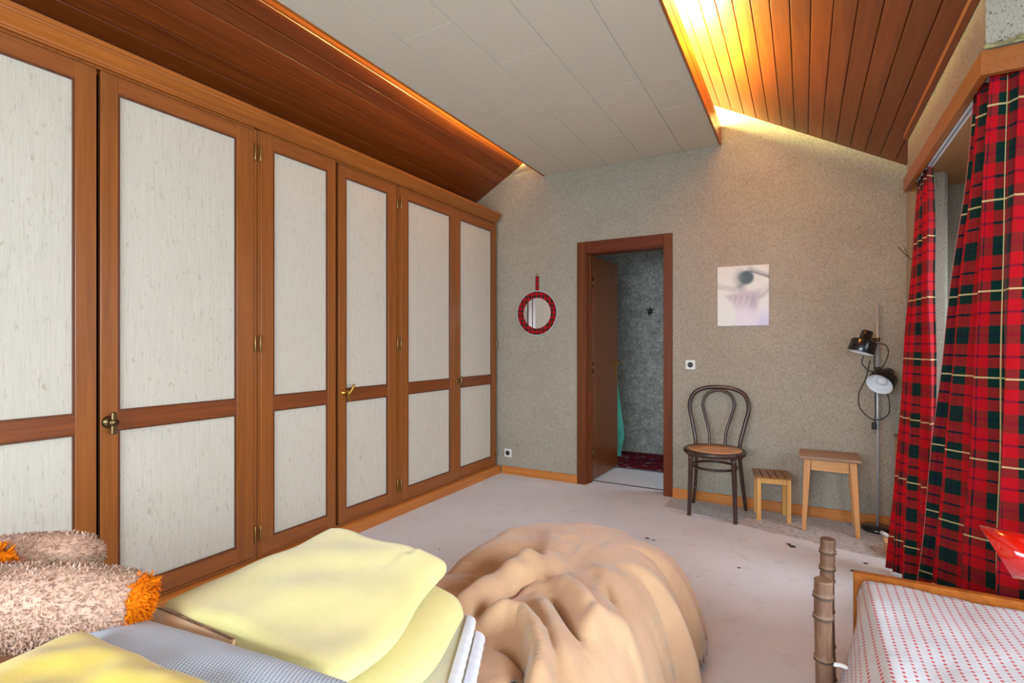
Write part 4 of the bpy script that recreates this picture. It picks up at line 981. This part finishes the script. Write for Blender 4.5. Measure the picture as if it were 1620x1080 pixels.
def tan_z(x, y):
    d, bp = poly_d(x, y)
    top = 0.450+0.014*nz(x*2.5, y*2.5, 1)+0.007*nz(x*7, y*7, 3)
    top -= 0.02*smooth01((1.30-y)/0.3)
    rn = 1-abs(nz(x*4.2+0.6*nz(x*3, y*3, 8), y*3.4, 6))*2.4; top += 0.006*max(0, rn)**2
    rn = 1-abs(nz(x*9+y*4, y*6-x*3, 14))*2.6; top += 0.003*max(0, rn)**2
    for pl, a, wl, wr in RIDGES: top += a*ridge(x, y, pl, wl, wr)
    if d > 0:
        dd = d
        nx, ny = (x-bp[0])/max(d, 1e-6), (y-bp[1])/max(d, 1e-6)
        w = 0.085+0.22*smooth01(max(0, ny))*smooth01((x+1.1)/0.4)+0.06*max(0, ny)
        gr = 0.0
        if x > -0.75:
            for yy, aa, ww in ((1.60, 0.07, 0.03), (1.86, 0.16, 0.030), (2.06, 0.13, 0.035), (2.26, 0.08, 0.03)):
                gr += aa*math.exp(-((y-0.8*(x+0.4)-yy)/ww)**2)
        wv = (w+0.14); t = max(0, dd/wv); t = t*(1+gr*t*t*t)
        if t >= 1: return -1.0
        g = (1-t**2.9)**0.72
        top = top*g
    elif top < 0.384: top = 0.384-0.012*(1-math.exp((top-0.384)/0.012))
    return max(top, 0.003)
b = BM(); NX, NY = 190, 260; X0, X1, Y0, Y1 = -1.38, -0.22, 0.82, 2.42
Z = {}
VV = {}
for j in range(NY+1):
    for i in range(NX+1):
        x = X0+(X1-X0)*i/NX; y = Y0+(Y1-Y0)*j/NY
        if j == 0: y += 0.0
        z = tan_z(x, y); Z[i, j] = (x, y, z)
for j in range(NY):
    for i in range(NX):
        q = [(i, j), (i+1, j), (i+1, j+1), (i, j+1)]
        if sum(1 for k in q if Z[k][2] > -0.5) < 3: continue
        if Z[i, j][1] < 0.86+0.02*math.sin(Z[i, j][0]*18+1.0): continue
        if Z[i, j][0] < -0.66+0.48*(0.98-Z[i, j][1]) and Z[i, j][1] < 1.0: continue
        if math.hypot((Z[i, j][0]+0.558)/0.022, (Z[i, j][1]-1.0)/0.045) < 1: continue
        vs = []
        for k in q:
            if k not in VV: x, y, z = Z[k]; VV[k] = b.verts.new((x, y, max(z, 0.003)))
            vs.append(VV[k])
        b.faces.new(vs).smooth = True
bmesh.ops.smooth_vert(b, verts=b.verts, factor=0.5, use_axis_x=True, use_axis_y=True, use_axis_z=True)
o = tag(obj('tan_blanket', b, M['tan'], loc=(-0.8, 1.8, 0.0)), 'crumpled tan fleece blanket heaped over the end of the divan', 'blanket'); solidify(o, 0.010, 1)

# folded blankets
def folded(name, label, prof, y0, y1, mat_, nyy=40, wob=0.006, tilt=None, seedz=0.0, shift=None, parent=None):
    P = [Vector((x, 0, z)) for x, z in prof]; C = catmull([(p.x, 0, p.z) for p in P], 8, closed=True); n = len(C)
    cx = sum(p.x for p in C)/n; cz = sum(p.z for p in C)/n
    b = BM(); rings = []
    for j in range(nyy+1):
        t = j/nyy; e = min(t, 1-t); k = 1-0.10*(1-smooth01(e/0.05))**2
        y = y0+(y1-y0)*t; row = []
        for p in C:
            x = cx+(p.x-cx)*(0.5+0.5*k); z = cz+(p.z-cz)*k
            if shift: x, z = shift(x, y, z, t)
            q = Vector((x+wob*nz(p.x*6, y*7, seedz+p.z*6), y+wob*nz(p.x*8, y*4, seedz+5), z+wob*1.3*nz(p.x*7, y*7, seedz+2+p.z*4)))
            row.append(b.verts.new(q))
        rings.append(row)
    for A, Bq in zip(rings, rings[1:]):
        for i in range(n): b.faces.new((A[i], A[(i+1) % n], Bq[(i+1) % n], Bq[i])).smooth = True
    for r in (rings[0], rings[-1]):
        c0 = b.verts.new(sum((v.co for v in r), Vector())/n)
        for i in range(n): b.faces.new((r[i], r[(i+1) % n], c0)).smooth = True
    bmesh.ops.recalc_face_normals(b, faces=b.faces)
    return b
yprof = [(-1.20, 0.530), (-0.95, 0.520), (-0.77, 0.516), (-0.69, 0.519), (-0.668, 0.538), (-0.686, 0.566), (-0.74, 0.585), (-0.82, 0.591), (-0.755, 0.602), (-0.720, 0.620), (-0.716, 0.645), (-0.745, 0.664), (-0.82, 0.672), (-0.98, 0.678), (-1.14, 0.672), (-1.205, 0.640), (-1.215, 0.58)]
def yshift(x, y, z, t):
    r = smooth01((x+0.95)/0.2)
    z += 0.012*smooth01((t-0.6)/0.4)*smooth01((x+1.2)/-0.2+1)
    x += 0.105*(0.5-t)*r
    # the crease opens at the far end and closes towards the camera; lower layer swells out
    if x > -0.86: z += 0.010*math.sin(y*14)*r*(1 if z > 0.592 else 0.6); x += 0.012*math.sin(y*11+z*20)*r
    return x, z
b = folded('', '', yprof, 0.582, 1.050, M['yellow'], 48, 0.010, seedz=3.0, shift=yshift)
tag(obj('yellow_blanket', b, M['yellow'], loc=(-0.95, 0.8, 0.53)), 'pale yellow fleece blanket folded on top of the cream blanket', 'blanket')
cr = thing('cream_blanket', 'folded cream blanket with satin edging under the yellow blanket', 'blanket', (-0.9, 0.8, 0.368))
def cshift(x, y, z, t):
    r = smooth01((x+1.0)/0.25); return x+r*0.48*(0.98-y), z
for i, (xr, z0, z1, yend) in enumerate(((-0.690, 0.368, 0.463, 1.05), (-0.638, 0.464, 0.488, 1.080), (-0.667, 0.489, 0.514, 1.092))):
    zm = (z0+z1)/2
    pr = [(-1.10, z0+0.002), (-0.9, z0), (xr-0.03, z0+0.002), (xr-0.004, zm-0.004), (xr-0.004, zm+0.004), (xr-0.03, z1-0.002), (-0.9, z1), (-1.10, z1-0.002), (-1.115, zm)]
    b = folded('', '', pr, 0.60, yend, M['cream'], 30, 0.003, seedz=11.0+i, shift=cshift); obj('fold_layer', b, M['cream'], cr)
    if i > 0:
        def tr(s, t, xr=xr, z0=z0, z1=z1, yend=yend):
            y = 0.605+(yend-0.611)*s; a = -0.5*math.pi+math.pi*t
            zm = (z0+z1)/2; hz = (z1-z0)/2+0.0022
            x = xr-0.024+0.026*max(0.0, math.cos(a))**0.6+0.0006*math.sin(y*230+t*2)*math.cos(a)
            return Vector((x+0.48*(0.98-y), y, zm+hz*math.sin(a)+0.0004*math.sin(y*190+t*5)))
        b = BM(); gridmesh(b, 160, 18, tr); obj('satin_binding', b, M['satin'], cr)

# cardboard box with open top
cbx = thing('cardboard_box', 'open brown cardboard box under the cushion on the divan', 'box', (-1.04, 0.34, 0.367))
t = 0.005; bx0, bx1_, by0, by1, bz0, bz1 = -1.265, -0.86, 0.14, 0.572, 0.367, 0.600
b = BM(); box(b, bx0, bx1_, by0, by1, bz0, bz0+t); box(b, bx0, bx1_, by0, by0+t, bz0+t, bz1); box(b, bx0, bx0+t, by0+t, by1-0.066, bz0+t, bz1); box(b, bx1_-t, bx1_, by0+t, by1-0.066, bz0+t, bz1)
obj('box_body', b, M['card'], cbx)
b = BM(); box(b, bx0, bx1_, by1-0.065, by1-0.06, bz0+t, 0.575); hexa(b, [(bx0, by1-0.065, 0.575), (bx1_, by1-0.065, 0.575), (bx1_, by1-0.060, 0.575), (bx0, by1-0.060, 0.575), (bx0, by1-t, 0.656), (-0.90, by1-t, 0.664), (-0.90, by1, 0.664), (bx0, by1, 0.656)]); bp = obj('box_back_flap', b, M['card'], cbx)
b = BM()
for k in range(60):
    x = bx0+0.003+k*0.006; z = 0.642+(x-bx0)/(0.90-1.265+0.73)*0.016
    z = 0.656+(x-bx0)*(0.008/0.365)
    tube(b, [(x, by1-t, z+0.0005), (x+0.003, by1-0.0025, z+0.0025), (x+0.006, by1, z+0.0005)], 0.0012, 5)
obj('corrugated_edge', b, M['corr'], bp)
# spacer-mesh pillow lying across the box
def pillow_shape(c, hx, hy, hz, px=2.6, py=2.6, tilt=(0, 0, 0), nu=56, nv=56, pinch=0.0, nzs=0.004, seed=0.0, bot=1.0):
    from mathutils import Euler
    E_ = Euler(tilt).to_matrix(); b = BM(); lay = b.loops.layers.uv.verify()
    for sgn in (1, -1):
        def fn(u, v):
            x = u*2-1; y = v*2-1
            h = max(0.0, (1-abs(x)**px))**0.5*max(0.0, (1-abs(y)**py))**0.5
            k = 1-pinch*(1-abs(x)**2)*abs(y)**4; k2 = 1-pinch*(1-abs(y)**2)*abs(x)**4
            p = Vector((x*hx*k2, y*hy*k, (hz if sgn > 0 else -hz*bot)*h))
            p.z += nzs*nz(x*3, y*3, seed)*(0.3+h); return Vector(c)+E_@p
        gridmesh(b, nu, nv, fn, lambda u, v: (u*hx*2, v*hy*2))
    bmesh.ops.remove_doubles(b, verts=b.verts, dist=0.0004)
    return b
ml = thing('mesh_pillow', 'pale blue-white mesh-fabric pillow beside the yellow velvet cushion', 'pillow', (-0.86, 0.3, 0.60))
b = pillow_shape((-0.850, 0.285, 0.655), 0.350, 0.262, 0.058, 4.0, 2.6, (RAD(3), RAD(-5), RAD(1)), nzs=0.006, seed=2.0); obj('pillow_cover', b, M['meshfab'], ml, True)
# yellow velvet cushion
vc = thing('velvet_cushion', 'bright yellow velvet cushion in the lower left corner', 'cushion', (-0.9, 0.2, 0.70))
b = pillow_shape((-0.815, 0.212, 0.716), 0.250, 0.205, 0.042, 2.6, 2.6, (RAD(3), RAD(-3), RAD(2)), pinch=0.06, nzs=0.010, seed=7.0, bot=0.1); obj('cushion_cover', b, M['velvet'], vc, True)
# night table under the toy (outside the frame)
nt_ = thing('night_table', 'low wooden night table carrying the plush toy', 'table', (-1.55, 0.12, 0))
b = BM(); box(b, -1.86, -1.29, -0.25, 0.44, 0.565, 0.59, bev=0.004); obj('tabletop', b, M['cornice'], nt_)
for x in (-1.84, -1.35):
    for y in (-0.23, 0.38): b = BM(); box(b, x, x+0.04, y, y+0.04, 0, 0.5645); obj('leg', b, M['stile'], nt_)

# plush toy : body, head, limbs with fur tufts
pt = thing('plush_toy', 'large tan plush toy with orange paw ends reaching in from the left', 'plush toy', (-1.5, 0.15, 0.59))
def limb(path, rads, seg=22):
    C = catmull(path, 8); n = len(C); rr = []
    m = len(rads)-1
    for i in range(n):
        f = i/(n-1)*m; k = min(int(f), m-1); rr.append(rads[k]+(rads[k+1]-rads[k])*(f-k))
    b = BM(); tube(b, C, rr, seg); return b, C, rr
def fur(b_src, count, length, mat_, parent, name='fur', lean=(0.3, 0.1, -0.3), width=0.0020, region=None):
    b_src.faces.ensure_lookup_table()
    fs = [f for f in b_src.faces if region is None or region(f.calc_center_median())]
    ar = [f.calc_area() for f in fs]; tot = sum(ar); cum = []; s = 0
    for a in ar: s += a; cum.append(s/tot)
    import bisect
    b = BM(); L = Vector(lean)
    for _ in range(count):
        f = fs[min(bisect.bisect(cum, R.random()), len(fs)-1)]
        vs = [v.co for v in f.verts]; w1, w2 = R.random(), R.random()
        p = vs[0].lerp(vs[1], w1).lerp(vs[3].lerp(vs[2], w1), w2) if len(vs) == 4 else f.calc_center_median().lerp(R.choice(vs), R.random()**0.5)
        n = f.normal.copy()
        d = (n*0.55+L*0.6+Vector((R.uniform(-1, 1), R.uniform(-1, 1), R.uniform(-1, 1)))*0.55).normalized()
        cu = Vector((R.uniform(-1, 1), R.uniform(-1, 1), R.uniform(-1, 1)))*0.35
        l = length*R.uniform(0.6, 1.25); sd = d.cross(n if abs(d.dot(n)) < 0.95 else Vector((0, 0, 1))).normalized()*width*R.uniform(0.7, 1.3)
        p = p-n*0.002
        p1 = p+d*l*0.55; p2 = p+(d+cu*0.9-n*0.25).normalized()*l
        a0, a1 = b.verts.new(p-sd), b.verts.new(p+sd); c0, c1 = b.verts.new(p1-sd*0.8), b.verts.new(p1+sd*0.8); e0 = b.verts.new(p2)
        b.faces.new((a0, a1, c1, c0)); b.faces.new((c0, c1, e0))
    o = obj(name, b, mat_, parent); o['kind'] = 'stuff'
    return o
def furry(name, path, rads, count, length=0.010, mat_=None, furm=None, label=None):
    b, C, rr = limb(path, rads); bmesh.ops.recalc_face_normals(b, faces=b.faces); b2 = b.copy()
    o = obj(name, b, mat_ or M['plush'], pt, True)
    if label: o['label'] = label
    fur(b2, count, length, furm or M['plushd'], o); b2.free()
    return C, rr
# lower limb (thicker, ends in an orange sole)
furry('lower_limb', [(-1.46, 0.30, 0.690), (-1.38, 0.345, 0.700), (-1.28, 0.40, 0.706), (-1.20, 0.455, 0.708), (-1.145, 0.495, 0.706), (-1.118, 0.515, 0.705)], [0.074, 0.078, 0.074, 0.066, 0.058, 0.046], 15000)
furry('orange_sole', [(-1.128, 0.508, 0.705), (-1.112, 0.520, 0.705), (-1.106, 0.525, 0.704)], [0.043, 0.044, 0.030], 900, 0.016, M['orange'], M['orange'], 'orange fur sole')
furry('orange_collar', [(-1.435, 0.335, 0.745), (-1.385, 0.352, 0.725)], [0.078, 0.080], 1600, 0.022, M['orange'], M['orange'], 'orange fur collar')
furry('upper_limb', [(-1.62, 0.30, 0.70), (-1.54, 0.37, 0.735), (-1.47, 0.43, 0.745), (-1.41, 0.48, 0.742), (-1.365, 0.515, 0.738), (-1.340, 0.535, 0.735)], [0.055, 0.046, 0.048, 0.052, 0.050, 0.028], 10000)
furry('torso', [(-1.74, 0.02, 0.68), (-1.68, 0.10, 0.70), (-1.58, 0.22, 0.71), (-1.50, 0.29, 0.70)], [0.03, 0.11, 0.115, 0.06], 9000)
furry('head', [(-1.80, -0.12, 0.70), (-1.77, -0.06, 0.71), (-1.73, 0.0, 0.71)], [0.03, 0.11, 0.05], 5000)

# ------------------------------------------------------------------ small odds and ends
tg = thing('dried_twig', 'thin dried twig sticking out beside the top of the corner curtain', 'twig', (0.584, 3.90, 1.72))
b = BM(); tube(b, catmull([(0.585, 3.90, 1.70), (0.545, 3.90, 1.745), (0.505, 3.90, 1.800)], 4), 0.0022, 6); obj('twig_stem', b, M['debris'], tg)
b = BM(); tube(b, [(0.555, 3.90, 1.733), (0.535, 3.895, 1.795)], 0.0015, 6); obj('side_shoot', b, M['debris'], tg)
b = BM(); tube(b, catmull([(-0.70, 3.84, 0.002), (-0.66, 3.80, 0.002), (-0.60, 3.815, 0.002), (-0.56, 3.80, 0.002)], 5), 0.0018, 5)
tag(obj('thread', b, M['thread'], loc=(-0.63, 3.81, 0)), 'white thread lying on the floor under the bentwood chair', 'thread')
bh = [o for o in sc.objects if o.name.startswith('wall_bulkhead')][0]
b = BM(); gridmesh(b, 26, 5, lambda u, v: (0.515+0.18*u, 2.236-0.010*abs(nz(u*9, v*4, 3))-0.012*(1-v), 2.165+0.030*v*(0.5+0.8*abs(nz(u*7, 1.0, 2)))))
solidify(obj('torn_paper_edge', b, M['paperw2'], bh), 0.0015)
